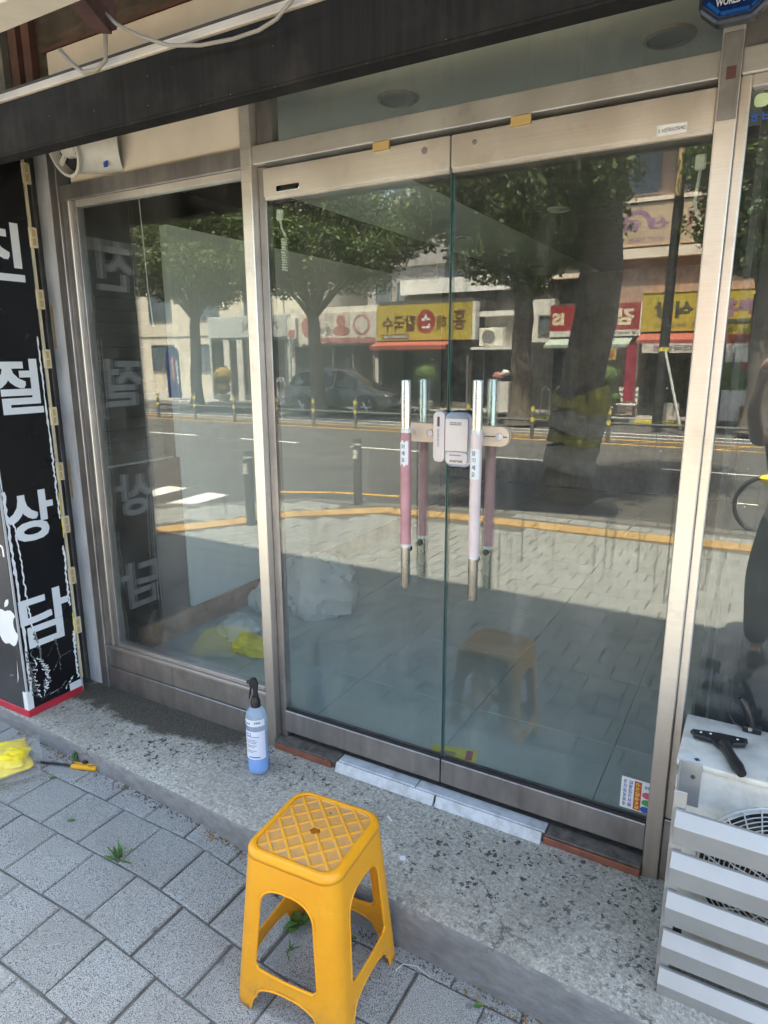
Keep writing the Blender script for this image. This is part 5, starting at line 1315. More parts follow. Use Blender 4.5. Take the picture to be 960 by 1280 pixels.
b = bld('shop', 'white shop left of the yellow noodle restaurant, with a faded red and white sign', 'shop', -17.55, -13.1, -22.0, 6, 4.0, 'whitewall')
front(b, -17.3, -13.3, 2.45, -22.0, 4)
s_ = thing('shop_sign', 'white fascia sign with faded red pictures, over the dark parked car', 'sign', (-15.3, -21.8, 2.5)); part('board', MB().box(-16.95, -13.05, -21.99, -21.78, 2.5, 3.75), 'signwhite', s_)
part('red_strip', MB().box(-15.9, -13.1, -21.779, -21.77, 2.52, 2.74), 'fadered', s_)
t_ = MB(); t_.prism([(p[0]-13.75, p[1]+3.24) for p in circle(.40, 26)], (0, -21.778, 0), XA, ZA, (0, .006, 0)); part('round_print', t_, 'fadered', s_)
part('round_print_centre', MB().prism([(p[0]-13.75, p[1]+3.24) for p in circle(.31, 26)], (0, -21.771, 0), XA, ZA, (0, .005, 0)), 'signwhite', s_)
part('dish_picture', MB().prism([(p[0]-14.75, p[1]+3.02) for p in circle(.42, 20, .2)], (0, -21.778, 0), XA, ZA, (0, .006, 0)).prism([(p[0]-14.75, p[1]+3.42) for p in circle(.22, 16, .24)], (0, -21.778, 0), XA, ZA, (0, .006, 0)), 'fadered', s_)
part('dish_picture', MB().prism([(p[0]-16.45, p[1]+3.2) for p in circle(.35, 9, .42)], (0, -21.778, 0), XA, ZA, (0, .006, 0)), 'fadered', s_)
t_ = MB(); text(t_, '본식', (-15.55, -21.772, 3.05), NX_, ZA, w=.55, h=.35, bold=.01); part('lettering', t_, 'greypost', s_)
s_ = thing('shop_sign', 'small white box sign with red panel at the end of the white shop', 'sign', (-17.3, -21.8, 2.5)); part('board', MB().box(-17.5, -17.05, -21.99, -21.7, 2.75, 3.6), 'white', s_); part('red_panel', MB().box(-17.46, -17.09, -21.699, -21.69, 2.8, 3.1), 'fadered', s_)
s_ = thing('a_board', 'white board with a dark heart shape beside the parked car', 'board', (-17.38, -20.9, 0)); part('panel', MB().box(-17.62, -17.14, -21.0, -20.96, .28, 1.12), 'signwhite', s_)
hp = [(0, -.22), (.2, .03), (.2, .13), (.12, .19), (.04, .16), (0, .1), (-.04, .16), (-.12, .19), (-.2, .13), (-.2, .03)]
part('heart', MB().prism(hp, (-17.38, -20.959, .75), XA, ZA, (0, .005, 0)), 'darkwall', s_); part('plinth', MB().box(-17.75, -16.9, -21.15, -20.8, 0, .275), 'whitewall', s_)
b = bld('shop', 'noodle restaurant with a long yellow sign and a red awning', 'shop', -13.05, -9.0, -22.0, 6, 4.1, 'darkwall')
front(b, -12.9, -9.15, 2.3, -22.0, 4)
s_ = thing('shop_sign', 'long yellow noodle restaurant sign with a red disc', 'sign', (-11, -21.8, 2.6)); part('board', MB().box(-13.0, -8.9, -21.99, -21.72, 2.58, 3.92), 'signyellow', s_)
part('edge', MB().box(-8.899, -8.78, -22.1, -21.72, 2.58, 3.95), 'white', s_)
t_ = MB(); text(t_, '홍', (-9.42, -21.716, 3.32), NX_, ZA, w=.50, h=.78, bold=.02); text(t_, '해', (-10.15, -21.716, 3.22), NX_, ZA, w=.40, h=.55, bold=.02); text(t_, '칼국수', (-12.0, -21.716, 3.22), NX_, ZA, w=1.5, h=.62, bold=.03); part('lettering', t_, pm('brown_print', (.10, .04, .02), .5), s_)
part('red_disc', MB().prism([(p[0]-10.82, p[1]+3.28) for p in circle(.40, 26, .44)], (0, -21.719, 0), XA, ZA, (0, .006, 0)), 'signred', s_)
t_ = MB(); text(t_, '손', (-10.82, -21.710, 3.28), NX_, ZA, w=.42, h=.52, bold=.03); part('disc_letter', t_, 'whitetext', s_)
part('phone_strip', MB().box(-12.75, -11.55, -21.719, -21.712, 2.64, 2.82), 'darkwall', s_); t_ = MB(); text(t_, '010-9260-1187', (-12.15, -21.708, 2.73), NX_, ZA, w=1.1, h=.12, bold=.02); part('phone_number', t_, 'whitetext', s_)
def awning(label, x0, x1, yf, z1, z0, out, mat, drop=.14, name='awning'):
    t = thing(name, label, 'awning', ((x0+x1)/2, yf+out/2, z0-drop))
    part('canopy', MB().prism([(0, z1), (0, z1-.04), (out, z0-.02), (out, z0+.02)], (x0, yf+.01, 0), YA, ZA, (x1-x0, 0, 0)), mat, t)
    part('valance', MB().box(x0, x1, yf+.011+out, yf+.03+out, z0-drop, z0+.018), mat, t); return t
awning('red awning of the yellow noodle restaurant', -13.0, -9.7, -21.95, 2.58, 2.36, .8, 'awnred')
b = bld('annex', 'white lean-to between the shops carrying an air conditioner on a ledge', 'building', -8.75, -7.1, -22.6, 4, 3.55, 'whitewall')
part('ledge', MB().box(-8.9, -6.95, -22.59, -21.6, 2.20, 2.30), 'white', b); part('roof_edge', MB().box(-8.85, -7.0, -22.7, -22.2, 3.42, 3.60), 'white', b); part('opening', MB().box(-8.7, -7.15, -22.598, -22.56, .1, 2.15), 'dark', b)
for i in range(9): part('lattice_bar', MB().obox((-8.2+i*.1, -22.55, 3.1), (.015, .02, .62), Matrix.Rotation(R(25 if i % 2 else -25), 3, 'Y')), 'greypost', b)
u = thing('air_conditioner', 'cream air conditioner unit on the white ledge across the road', 'air conditioner', (-8.12, -21.9, 2.3))
part('casing', MB().box(-8.66, -7.72, -22.15, -21.82, 2.34, 2.98), 'acwhite', u, bevel=.02); part('fan_opening', MB().prism([(p[0]-8.28, p[1]+2.66) for p in circle(.26, 24)], (0, -21.8195, 0), XA, ZA, (0, .006, 0)), 'gun', u)
for r_ in (.25, .17, .09): part('fan_ring', MB().tube([(-8.28+r_*math.cos(a*PI/12), -21.80, 2.66+r_*math.sin(a*PI/12)) for a in range(25)], .012, 5, cap=False), 'acwhite', u)
u = thing('flower_box', 'white box with red and white flowers under the white ledge', 'planter', (-7.55, -21.6, 0)); part('box', MB().box(-8.1, -7.3, -21.9, -21.4, 0, 1.05), 'whitewall', u); part('flowers', crumple((-7.8, -21.65, 1.25), .22, .16, .14, 4.0, 16, 10), 'fadered', u); part('flowers', crumple((-7.5, -21.6, 1.35), .16, .14, .13, 8.0, 16, 10), 'whitewall', u)
b = bld('rear_building', 'white parapet building rising behind the noodle restaurant', 'building', -13.5, -7.0, -25.0, 7, 4.6, 'darkwall'); part('parapet', MB().box(-13.6, -6.6, -24.99, -24.8, 4.6, 5.2), 'white', b)
b = bld('tin_roof_house', 'pale house with a tin roof behind the noodle restaurant', 'building', -17.5, -13.2, -28.5, 6, 6.3, 'tin'); part('roof', MB().prism([(-.6, 6.3), (6.3, 6.3), (6.3, 7.6), (3.2, 8.4)], (-17.7, -34.6, 0), YA, ZA, (4.7, 0, 0)), 'tin', b)
for i in range(3): win(b, -17.0+i*1.2, -16.1+i*1.2, 4.3, 5.6, -28.5, 1)
b = bld('apartment_tower', 'pale blue apartment tower far behind the shops', 'building', -34, -22.5, -60, 12, 27, 'apart')
for i in range(5):
    for k_ in range(9): win(b, -33.4+i*2.2, -32.0+i*2.2, 1.5+k_*2.7, 3.0+k_*2.7, -60, 1)
b = bld('small_white_house', 'small white house with a window beside the red sign', 'building', -6.95, -6.05, -22.4, 5, 3.95, 'whitewall'); win(b, -6.6, -6.12, 2.75, 3.4, -22.4, 1); part('shade_front', MB().box(-6.94, -6.06, -22.399, -22.36, .05, 2.45), 'dark', b)  # dark sheet added for the tree shade over the lower front
# right hand row
b = bld('restaurant_building', 'two storey pinkish restaurant building with a yellow sign and a red awning', 'building', -4.25, 6, -22.0, 8, 9.4, 'pinkbrick')
front(b, -2.8, 5.8, 2.45, -22.0, 6)
part('floor_band', MB().box(-4.3, 6.05, -21.999, -21.7, 5.02, 5.32), 'cream', b); part('floor_band', MB().box(-4.3, 6.05, -21.999, -21.75, 6.72, 6.84), 'cream', b); part('eave', MB().box(-4.4, 6.1, -21.999, -21.4, 8.55, 8.8), 'cream', b)
for x0, x1 in ((-3.95, -2.75), (-2.3, -.9), (.1, 1.7), (2.3, 3.9)): win(b, x0, x1, 6.95, 8.45, -22.0, 1)
s_ = thing('faded_sign', 'faded tan upper storey sign with red and purple prints', 'sign', (-2.4, -21.8, 5.4)); part('board', MB().box(-4.1, -2.05, -21.99, -21.8, 5.40, 6.68), 'signfaded', s_); part('board', MB().box(-1.98, 3.0, -21.99, -21.8, 5.40, 6.68), 'signfaded', s_)
for x, z, r_, m_ in ((-3.35, 6.0, .50, 'fadepurple'), (-1.4, 6.05, .42, 'fadered')):
    ring = MB(); 
    for i in range(15): 
        a = PI*(i/14)*1.15-.1; ring.v += [Vector((x+r_*math.cos(a), -21.796, z+r_*math.sin(a))), Vector((x+r_*.72*math.cos(a), -21.796, z+r_*.72*math.sin(a)))]
    for i in range(14): ring.f.append((2*i, 2*i+1, 2*i+3, 2*i+2))
    part('arc_print', ring, m_, s_)
t_ = MB(); text(t_, '산 골', (-3.1, -21.797, 6.05), NX_, ZA, w=1.5, h=.34, bold=.04); part('lettering', t_, 'fadepurple', s_)
t_ = MB(); text(t_, '생고기 전문점', (-3.0, -21.797, 5.58), NX_, ZA, w=1.1, h=.15, bold=.02); part('lettering', t_, 'fadepurple', s_)
s_ = thing('shop_sign', 'yellow restaurant sign with purple and dark letters', 'sign', (-1.2, -21.8, 2.72)); part('board', MB().box(-2.95, .48, -21.99, -21.74, 2.72, 3.92), 'signyellow', s_); part('top_edge', MB().box(-2.98, .50, -21.99, -21.72, 3.921, 3.96), 'tape', s_)
t_ = MB(); text(t_, '식당', (-2.0, -21.735, 3.38), NX_, ZA, w=1.15, h=.52, bold=.045); part('lettering', t_, 'darkwall', s_)
t_ = MB(); text(t_, '춘천골', (-.45, -21.735, 3.38), NX_, ZA, w=1.65, h=.54, bold=.055); part('lettering', t_, 'fadepurple', s_)
t_ = MB(); text(t_, '두루치기 · 김치찌개 · 국수 257-4421', (-1.3, -21.735, 2.90), NX_, ZA, w=2.5, h=.15, bold=.02); part('lettering', t_, 'greypost', s_)
aw2 = awning('red awning over the restaurant with the yellow sign', -2.95, 5, -21.95, 2.70, 2.42, .9, 'awnred', .10)
s_ = thing('banner', 'white cloth banner with letters hung under the red restaurant awning', 'banner', (-1.3, -21.0, 2.0)); part('cloth', MB().box(-2.75, .3, -21.02, -21.005, 2.03, 2.32), 'signwhite', s_)
t_ = MB(); text(t_, '순대국밥', (-1.55, -21.002, 2.175), NX_, ZA, w=1.1, h=.2, bold=.03); part('lettering', t_, 'greypost', s_); t_ = MB(); text(t_, '범', (-2.3, -21.002, 2.175), NX_, ZA, w=.2, h=.2, bold=.04); text(t_, '전골', (-.2, -21.002, 2.175), NX_, ZA, w=.5, h=.2, bold=.04); part('lettering', t_, 'fadepurple', s_)
b = bld('gimbap_shop', 'dark fronted snack shop with a red gimbap sign', 'shop', -6.0, -4.3, -22.0, 6, 3.7, 'darkwall'); front(b, -5.9, -4.4, 2.4, -22.0, 2)
b = bld('dark_upper_block', 'dark clad upper storey block left of the pinkish restaurant building', 'building', -6.5, -4.32, -23.0, 7, 9.0, 'darkwall', 3.72); part('ledge', MB().box(-6.55, -4.33, -22.999, -22.7, 4.65, 4.8), 'cream', b)
s_ = thing('shop_sign', 'red gimbap sign with cream letters and a white lower strip', 'sign', (-4.5, -21.8, 2.62)); part('board', MB().box(-6.0, -3.0, -21.99, -21.76, 2.80, 3.65), 'signred', s_); part('white_strip', MB().box(-6.0, -3.0, -21.99, -21.76, 2.60, 2.798), 'signwhite', s_); part('edge', MB().box(-2.999, -2.96, -21.99, -21.75, 2.60, 3.66), 'white', s_)
t_ = MB(); text(t_, '김밥', (-3.75, -21.755, 3.23), NX_, ZA, w=1.15, h=.55, bold=.055); text(t_, 'IS', (-5.72, -21.755, 3.2), NX_, ZA, w=.42, h=.42, bold=.05); part('lettering', t_, pm('cream_print', (.7, .62, .45), .5), s_)
t_ = MB(); text(t_, '☎ 김밥전문점 251-4474', (-3.7, -21.755, 2.70), NX_, ZA, w=1.2, h=.10, bold=.02); part('lettering', t_, 'greypost', s_)
awning('sage green awning under the red gimbap sign', -6.0, -3.2, -21.95, 2.58, 2.30, .8, 'awngreen', .08)
s_ = thing('banner', 'small yellow banner with letters under the sage green awning', 'banner', (-4.2, -21.1, 1.8)); part('cloth', MB().box(-4.75, -3.55, -21.13, -21.11, 1.82, 2.2), 'signyellow', s_); t_ = MB(); text(t_, '밥은통통', (-4.25, -21.105, 2.01), NX_, ZA, w=.8, h=.22, bold=.03); part('lettering', t_, 'labelblue', s_); t_ = MB(); text(t_, '갈', (-3.7, -21.105, 2.01), NX_, ZA, w=.2, h=.24, bold=.04); part('lettering', t_, 'stred', s_)
b = thing('pole_banner', 'crimson vertical banner between the gimbap shop and the restaurant', 'banner', (-3.0, -20.9, 0)); part('pole', MB().tube([(-2.85, -20.9, 0), (-2.85, -20.9, 2.4)], .025, 8), 'greypost', b); part('cloth', MB().box(-3.2, -2.87, -20.91, -20.895, .5, 2.3), 'crimson', b)
# utility pole
up_ = thing('utility_pole', 'dark utility pole with yellow bands, in front of the yellow restaurant sign', 'pole', (-1.62, -17.6, 0)); part('shaft', MB().tube([(-1.66, -17.6, 0), (-1.56, -17.6, 10)], [.135, .10], 16), 'blackmatte', up_, smooth=True); part('band', MB().tube([(-1.64, -17.6, 2.05), (-1.638, -17.6, 2.16)], .142, 16), 'bandyellow', up_); part('cable_guard', MB().tube([(-1.62, -17.45, 5.9), (-1.60, -17.46, 7.4)], .07, 10), 'tape', up_)
part('stay_wire', MB().tube([(-1.6, -17.5, 2.1), (-1.0, -17.2, .05)], .035, 8), 'whitepost', up_)
# shelter panel, stool and small things at right
b = thing('glazed_shelter', 'bright white framed shelter with a yellow top by the road, at the right edge', 'shelter', (.25, -20.0, 0))
part('side_post', MB().box(-.36, -.30, -20.3, -20.2, 0, 2.9), 'greypost', b); part('side_post', MB().box(.80, .86, -20.3, -20.2, 0, 2.9), 'greypost', b); part('top_beam', MB().box(-.36, .86, -20.3, -20.2, 2.9, 2.98), 'greypost', b)
part('yellow_top', MB().box(-.29, .79, -20.27, -20.23, 2.55, 2.895), 'signyellow', b); part('red_band', MB().box(-.29, .79, -20.27, -20.23, 2.28, 2.545), 'awnred', b); part('white_panel', MB().box(-.29, .79, -20.27, -20.23, 1.75, 2.275), 'white', b); part('green_panel', MB().box(-.29, .79, -20.27, -20.23, .95, 1.745), 'topiary', b); part('white_panel', MB().box(-.29, .79, -20.27, -20.23, .05, .945), 'white', b)
for x in (-.05, .5): part('mullion', MB().box(x-.02, x+.02, -20.229, -20.2, .9, 2.0), 'darkwall', b)
part('red_item', MB().box(.12, .4, -20.228, -20.20, 1.55, 1.68), 'red', b)
u = thing('step_stool', 'small brown stool in front of the bright shelter', 'stool', (.45, -19.9, 0)); 
for x in (.30, .60): part('leg', MB().box(x-.045, x+.045, -20.0, -19.8, 0, .42), 'brick', u)
part('top', MB().box(.24, .66, -20.02, -19.78, .421, .50), 'brick', u)
u = thing('bicycle_rack', 'low rack of dark chained frames by the gimbap shop', 'rack', (-5.3, -20.8, 0))
for i in range(4): part('hoop', MB().tube([(-5.9+i*.45, -20.8, 0), (-5.9+i*.45, -20.8, .8), (-5.75+i*.45, -20.8, .95), (-5.6+i*.45, -20.8, .8), (-5.6+i*.45, -20.8, 0)], .025, 8), 'chrome', u)
def topiary(label, x, y, balls, mat, potw=.3, grp='round clipped shrubs'):
    t = thing('topiary_shrub', label, 'shrub', (x, y, 0), grp)
    part('pot', MB().lathe([(potw*.75, 0), (potw, .3), (potw*.95, .32)], (x, y, 0), 18), 'pot', t); part('stem', MB().tube([(x, y, .3), (x, y, .8)], .05, 8), 'bark', t)
    for i, (dx, dz, r) in enumerate(balls):
        rg = np.random.default_rng(i+int(abs(x)*10)); mb = MB().ell((x+dx, y, dz), r*.78, r*.78, r*.76, 18, 12, lambda q: 1+.16*mnoise.noise(q*4))
        c_ = part('foliage', mb, mat, t, smooth=True)
        lm = MB()
        for k_ in range(520):
            d = Vector(rg.normal(size=3)).normalized(); leafm(lm, Vector((x+dx, y, dz))+d*r*.72, d+Vector(rg.normal(size=3))*.8, r*.42, r*.17, (d.cross(ZA)+Vector((.01, 0, 0))).normalized(), .1, 1)
        part('leaves', lm, mat, t)
topiary('round clipped green shrub under the sage awning', -3.75, -20.9, [(0, 1.28, .45), (-.25, .62, .25), (.3, .60, .22)], 'topiary')
topiary('ochre clipped shrub in front of the grey shop', -20.7, -21.0, [(0, 1.15, .48), (0, .62, .36)], 'topiary2')
topiary('dark round clipped shrub in front of the noodle restaurant', -10.4, -20.9, [(0, 1.25, .50)], 'topiary')
u = thing('slatted_bench', 'white slatted bench beside the round green shrub', 'bench', (-3.0, -20.7, 0))
for i in range(5): part('slat', MB().box(-3.35, -2.75, -21.0+.0*i, -20.95, .15+i*.17, .26+i*.17), 'white', u)
for x in (-3.35, -2.8): part('leg', MB().box(x, x+.05, -21.06, -21.005, 0, .95), 'white', u)
for i in range(4): part('seat_slat', MB().box(-3.35, -2.75, -20.94+i*.1, -20.86+i*.1, .40, .43), 'white', u)
u = thing('potted_plant', 'leafy plant in a tan box in front of the restaurant', 'plant', (-1.7, -20.7, 0)); part('box', MB().box(-2.1, -1.45, -20.95, -20.5, 0, .5), 'pot', u)
rq = random.Random(3); lm = MB()
for i in range(120):
    a = rq.uniform(0, 6.28); zz = rq.uniform(.6, 1.7); leafm(lm, (-1.75+rq.uniform(-.3, .3), -20.7+rq.uniform(-.2, .2), zz), (math.cos(a), math.sin(a), .2), .22, .10, ZA, .3, 2)
part('leaves', lm, 'topiary', u); part('stem', MB().tube([(-1.75, -20.7, .5), (-1.72, -20.7, 1.5)], .025, 6), 'bark', u)
u = thing('arch_banner', 'dark blue arched banner stand beyond the cream wall, seen in the left window', 'banner', (-23.6, -20.8, 0)); part('panel', MB().prism([(-.42, .1), (.42, .1), (.42, 2.1)]+[(.42*math.cos(PI*i/10), 2.1+.4*math.sin(PI*i/10)) for i in range(1, 10)]+[(-.42, 2.1)], (-23.6, -20.8, 0), XA, ZA, (0, .05, 0)), 'blue', u); part('print', MB().box(-23.65, -23.5, -20.749, -20.744, .9, 2.0), 'fadered', u)
t_ = MB(); text(t_, '안녕하세요', (-23.3, -20.744, 1.3), -ZA, NX_, w=1.1, h=.16, bold=.03); part('lettering', t_, 'whitetext', u)
wl = ['behind the parked car tail', 'behind the parked car rear wheel', 'behind the parked car doors', 'behind the parked car bonnet', 'just right of the parked car', 'before the noodle restaurant', 'under the white ledge', 'left of the dark trunk by the gimbap sign', 'right of the dark trunk by the gimbap sign', 'before the round green shrub', 'before the slatted bench', 'before the potted plant', 'left of the bright shelter', 'right of the bright shelter']
for i in range(14):
    single('kerb_block', MB().box(-17+i*1.6, -15.6+i*1.6, -20.0, -19.8, -.12, .0), 'bandyellow' if i % 2 else 'darkwall', ('yellow' if i % 2 else 'black')+' kerb block across the road '+wl[i], 'kerb block', 'kerb blocks across the road')

# ---- dark estate car parked across the road
def car(cx, cy, label):
    t = thing('parked_car', label, 'car', (cx, cy, -.12)); z0 = -.12; L = 4.5
    # stations along the length : x, belt half width, sill z, belt z, roof z, roof half width
    ST = [(-2.25,.70,.42,.80,.80,.60),(-2.18,.84,.30,.98,1.0,.66),(-2.0,.90,.26,1.04,1.38,.62),(-1.7,.92,.24,1.03,1.58,.62),(-1.1,.93,.24,1.01,1.66,.63),(-.3,.93,.24,.99,1.67,.63),(.35,.93,.24,.97,1.58,.62),(.95,.92,.24,.96,1.20,.60),(1.18,.92,.24,.96,.99,.72),(1.7,.90,.26,.90,.92,.70),(2.1,.82,.30,.80,.81,.62),(2.25,.68,.40,.62,.63,.5)]
    mb = MB(); k = 10
    for x, wb, zs, zb, zr, wr in ST:
        sec = [(-wb*.92, zs), (-wb, zs+.14), (-wb, zb-.10), (-wb*.96, zb), (-wr, zr-.04), (-wr*.8, zr), (wr*.8, zr), (wr, zr-.04), (wb*.96, zb), (wb, zb-.10), (wb, zs+.14), (wb*.92, zs)]
        mb.v += [Vector((cx+x, cy+y, z0+z)) for y, z in sec]
    n = 12
    for i in range(len(ST)-1):
        for j in range(n): a = i*n+j; b = i*n+(j+1) % n; mb.f.append((a, b, b+n, a+n))
    mb.f.append(tuple(range(n))); mb.f.append(tuple((len(ST)-1)*n+j for j in range(n)))
    part('body', mb, 'carpaint', t, smooth=True)
    for s in (1, -1):
        def gl(pts, nm='side_window'):
            q = MB(); P_ = []
            for x, z in pts:
                # interpolate side surface between belt and roof
                for (xa, wba, _, zba, zra, wra), (xb, wbb, _, zbb, zrb, wrb) in zip(ST, ST[1:]):
                    if xa <= x <= xb:
                        f = (x-xa)/(xb-xa); wb = wba+(wbb-wba)*f; zb = zba+(zbb-zba)*f; zr = zra+(zrb-zra)*f-.04; wr = wra+(wrb-wra)*f; break
                g_ = (z-zb)/max(.05, zr-zb); y = wb*.96+(wr-wb*.96)*g_; P_.append(Vector((cx+x, cy+s*(y+.012), z0+z)))
            q.v = P_; q.f = [tuple(range(len(P_)))]; return part(nm, q, 'carglass', t)
        gl([(-1.95, 1.08), (-1.0, 1.06), (-1.0, 1.55), (-1.6, 1.50), (-1.85, 1.36)]); gl([(-.94, 1.06), (-.02, 1.04), (-.02, 1.57), (-.94, 1.56)]); gl([(.05, 1.04), (.98, 1.02), (.60, 1.34), (.30, 1.52), (.05, 1.56)])
        part('window_trim', MB().tube([(cx-2.0, cy+s*.895, z0+1.07), (cx-1.0, cy+s*.905, z0+1.045), (cx+.98, cy+s*.905, z0+1.005)], .014, 6), 'chrome', t)
        part('roof_rail', MB().tube([(cx-1.6, cy+s*.52, z0+1.63), (cx-1.2, cy+s*.54, z0+1.71), (cx-.2, cy+s*.54, z0+1.71), (cx+.2, cy+s*.52, z0+1.63)], .016, 6), 'chrome', t)
        m_ = part('wing_mirror', MB().ell((cx+.92, cy+s*1.02, z0+1.06), .10, .11, .08, 12, 8), 'carpaint', t, smooth=True)
        for x in (-.9, .12): part('door_handle', MB().box(cx+x, cx+x+.18, cy+s*.93-.015, cy+s*.93+.015, z0+.88, z0+.91), 'chrome', t)
        part('sill_trim', MB().box(cx-1.0, cx+1.0, cy+s*.92-.02, cy+s*.92+.02, z0+.27, z0+.36), 'chrome', t)
        part('headlight', MB().ell((cx+2.08, cy+s*.68, z0+.74), .15, .14, .08, 12, 8), 'lens', t, smooth=True); part('tail_light', MB().box(cx-2.22, cx-2.10, cy+s*.78-.08, cy+s*.78+.08, z0+.86, z0+.98), 'red', t)
        for x in (-1.38, 1.38):
            w_ = part('wheel', MB().lathe([(.33, -.02), (.36, .02), (.36, .18), (.33, .22)], (cx+x, cy+s*.72, z0+.36), 26, (0, s, 0)), 'rubber', t, smooth=True)
            part('arch_trim', MB().tube([(cx+x+.43*math.cos(a*PI/12), cy+s*.925, z0+.36+.43*math.sin(a*PI/12)) for a in range(13)], .03, 6), 'blackmatte', t)
            rim = part('rim', MB().lathe([(.25, .215), (.24, .225), (.21, .20)], (cx+x, cy+s*.72, z0+.36), 24, (0, s, 0)), 'chrome', w_, smooth=True)
            for q in range(6):
                a = q*PI/3; part('spoke', MB().tube([(cx+x, cy+s*.945, z0+.36), (cx+x+.22*math.cos(a), cy+s*.935, z0+.36+.22*math.sin(a))], .026, 6), 'chrome', w_)
    part('number_plate', MB().box(cx+2.24, cx+2.262, cy-.25, cy+.25, z0+.44, z0+.55), 'white', t)
    part('grille', MB().box(cx+2.17, cx+2.235, cy-.45, cy+.45, z0+.56, z0+.76), 'blackmatte', t)
    return t
car(-12.55, -18.7, 'charcoal estate car parked side on across the road, seen in the left door')

# ---- bicycle at the near kerb
bx, by, bz, wr = 1.09, -6.42, -.12, .36
t = thing('bicycle', 'dark bicycle standing at the kerb, its wheel seen at the right edge', 'bicycle', (bx+.5, by, bz))
for i, x in enumerate((bx, bx+1.06)):
    w_ = part('wheel', MB().tube([(x+.34*math.cos(a*PI/24), by, bz+wr+.34*math.sin(a*PI/24)) for a in range(49)], .021, 8, cap=False), 'rubber', t, smooth=True)
    part('rim', MB().tube([(x+.315*math.cos(a*PI/24), by, bz+wr+.315*math.sin(a*PI/24)) for a in range(49)], .010, 6, cap=False), 'chrome', w_, smooth=True)
    for q in range(14): part('spoke', MB().tube([(x, by, bz+wr), (x+.31*math.cos(q*PI/7), by, bz+wr+.31*math.sin(q*PI/7))], .0022, 4), 'chrome', w_)
P1, P2, P3, P4 = (bx+.25, by, bz+.92), (bx+.46, by, bz+.34), (bx+.70, by, bz+.86), (bx+1.06, by, bz+wr)
part('frame', MB().tube([P1, P2], .019, 8).tube([P1, P3], .017, 8).tube([P2, P3], .017, 8).tube([P2, P4], .012, 8).tube([P3, P4], .012, 8).tube([(bx+.27, by, bz+.98), P1, (bx, by, bz+wr)], .016, 8), 'bikeframe', t)
part('handlebar', MB().tube([(bx+.35, by-.28, bz+1.04), (bx+.25, by-.2, bz+1.05), (bx+.24, by, bz+1.02), (bx+.25, by+.2, bz+1.05), (bx+.35, by+.28, bz+1.04)], .013, 8), 'chrome', t)
part('saddle', MB().ell((bx+.74, by, bz+.95), .14, .08, .04, 14, 8), 'black', t, smooth=True); part('seat_post', MB().tube([P3, (bx+.73, by, bz+.93)], .013, 8), 'chrome', t); part('chainring', MB().lathe([(.09, 0), (.09, .006)], P2, 20, (0, 1, 0)), 'chrome', t); part('crank', MB().tube([(bx+.46, by+.03, bz+.34), (bx+.46, by+.04, bz+.18), (bx+.46, by+.12, bz+.18)], .011, 6), 'gun', t)
single('sack', crumple((bx+.10, by+.03, bz+.66), .24, .13, .10, 3.1, 20, 12), 'yellow', 'yellow sack slung over the front wheel of the bicycle', 'bag', smooth=True)

# ================================================================== PERSON taking the picture
def skin_mesh(name, nodes, edges, sub=2, root=0):
    me = bpy.data.meshes.new(name); me.from_pydata([n[0] for n in nodes], edges, []); ob = bpy.data.objects.new(name, me); COL.objects.link(ob)
    md = ob.modifiers.new('s', 'SKIN'); md.use_smooth_shade = True; sb_ = ob.modifiers.new('u', 'SUBSURF'); sb_.levels = sub; sb_.render_levels = sub
    for i, n in enumerate(nodes):
        d = me.skin_vertices[0].data[i]; r = n[1]; d.radius = r if isinstance(r, tuple) else (r, r); d.use_root = i == root
    dg = bpy.context.evaluated_depsgraph_get(); dg.update(); out = bpy.data.meshes.new_from_object(ob.evaluated_get(dg)); out.name = name
    bpy.data.objects.remove(ob); bpy.data.meshes.remove(me); return out
PX, PY = 1.19, -2.50
pr = thing('person', 'person in dark trousers and grey shirt holding up a phone, reflected at the right edge', 'person', (PX, PY, 0))
def pmesh(name, nodes, edges, mat, parent=None, sub=2):
    me = skin_mesh(name, nodes, edges, sub); o = bpy.data.objects.new(name, me); me.transform(Matrix.Translation(-Vector((PX, PY, 0)))); link(o, parent or pr); ROOT[o.name] = Vector((PX, PY, 0)); me.materials.append(M[mat]); me.polygons.foreach_set('use_smooth', [True]*len(me.polygons)); return o
LH, RH = Vector((.93, -2.225, 1.845)), Vector((1.035, -2.215, 1.86))
J = [(( 1.19,-2.50,.98),(.155,.115)),((1.19,-2.50,1.15),(.14,.10)),((1.19,-2.50,1.36),(.165,.115)),((1.19,-2.50,1.49),(.10,.08)),((1.19,-2.49,1.575),.055),((1.19,-2.475,1.66),(.078,.088)),((1.19,-2.475,1.755),(.074,.085)),
     ((1.02,-2.50,1.475),.062),((.94,-2.36,1.40),.048),((.90,-2.26,1.60),.040),((.925,-2.235,1.77),.027),
     ((1.36,-2.50,1.475),.062),((1.37,-2.34,1.42),.048),((1.20,-2.24,1.62),.040),((1.06,-2.225,1.79),.027),
     ((1.09,-2.50,.90),.088),((1.03,-2.43,.54),.058),((1.075,-2.46,.10),.040),((1.065,-2.36,.045),.038),
     ((1.29,-2.50,.90),.088),((1.32,-2.46,.52),.058),((1.33,-2.56,.10),.040),((1.34,-2.46,.045),.038)]
E_ = [(0,1),(1,2),(2,3),(3,4),(4,5),(5,6),(3,7),(7,8),(8,9),(9,10),(3,11),(11,12),(12,13),(13,14),(0,15),(15,16),(16,17),(17,18),(0,19),(19,20),(20,21),(21,22)]
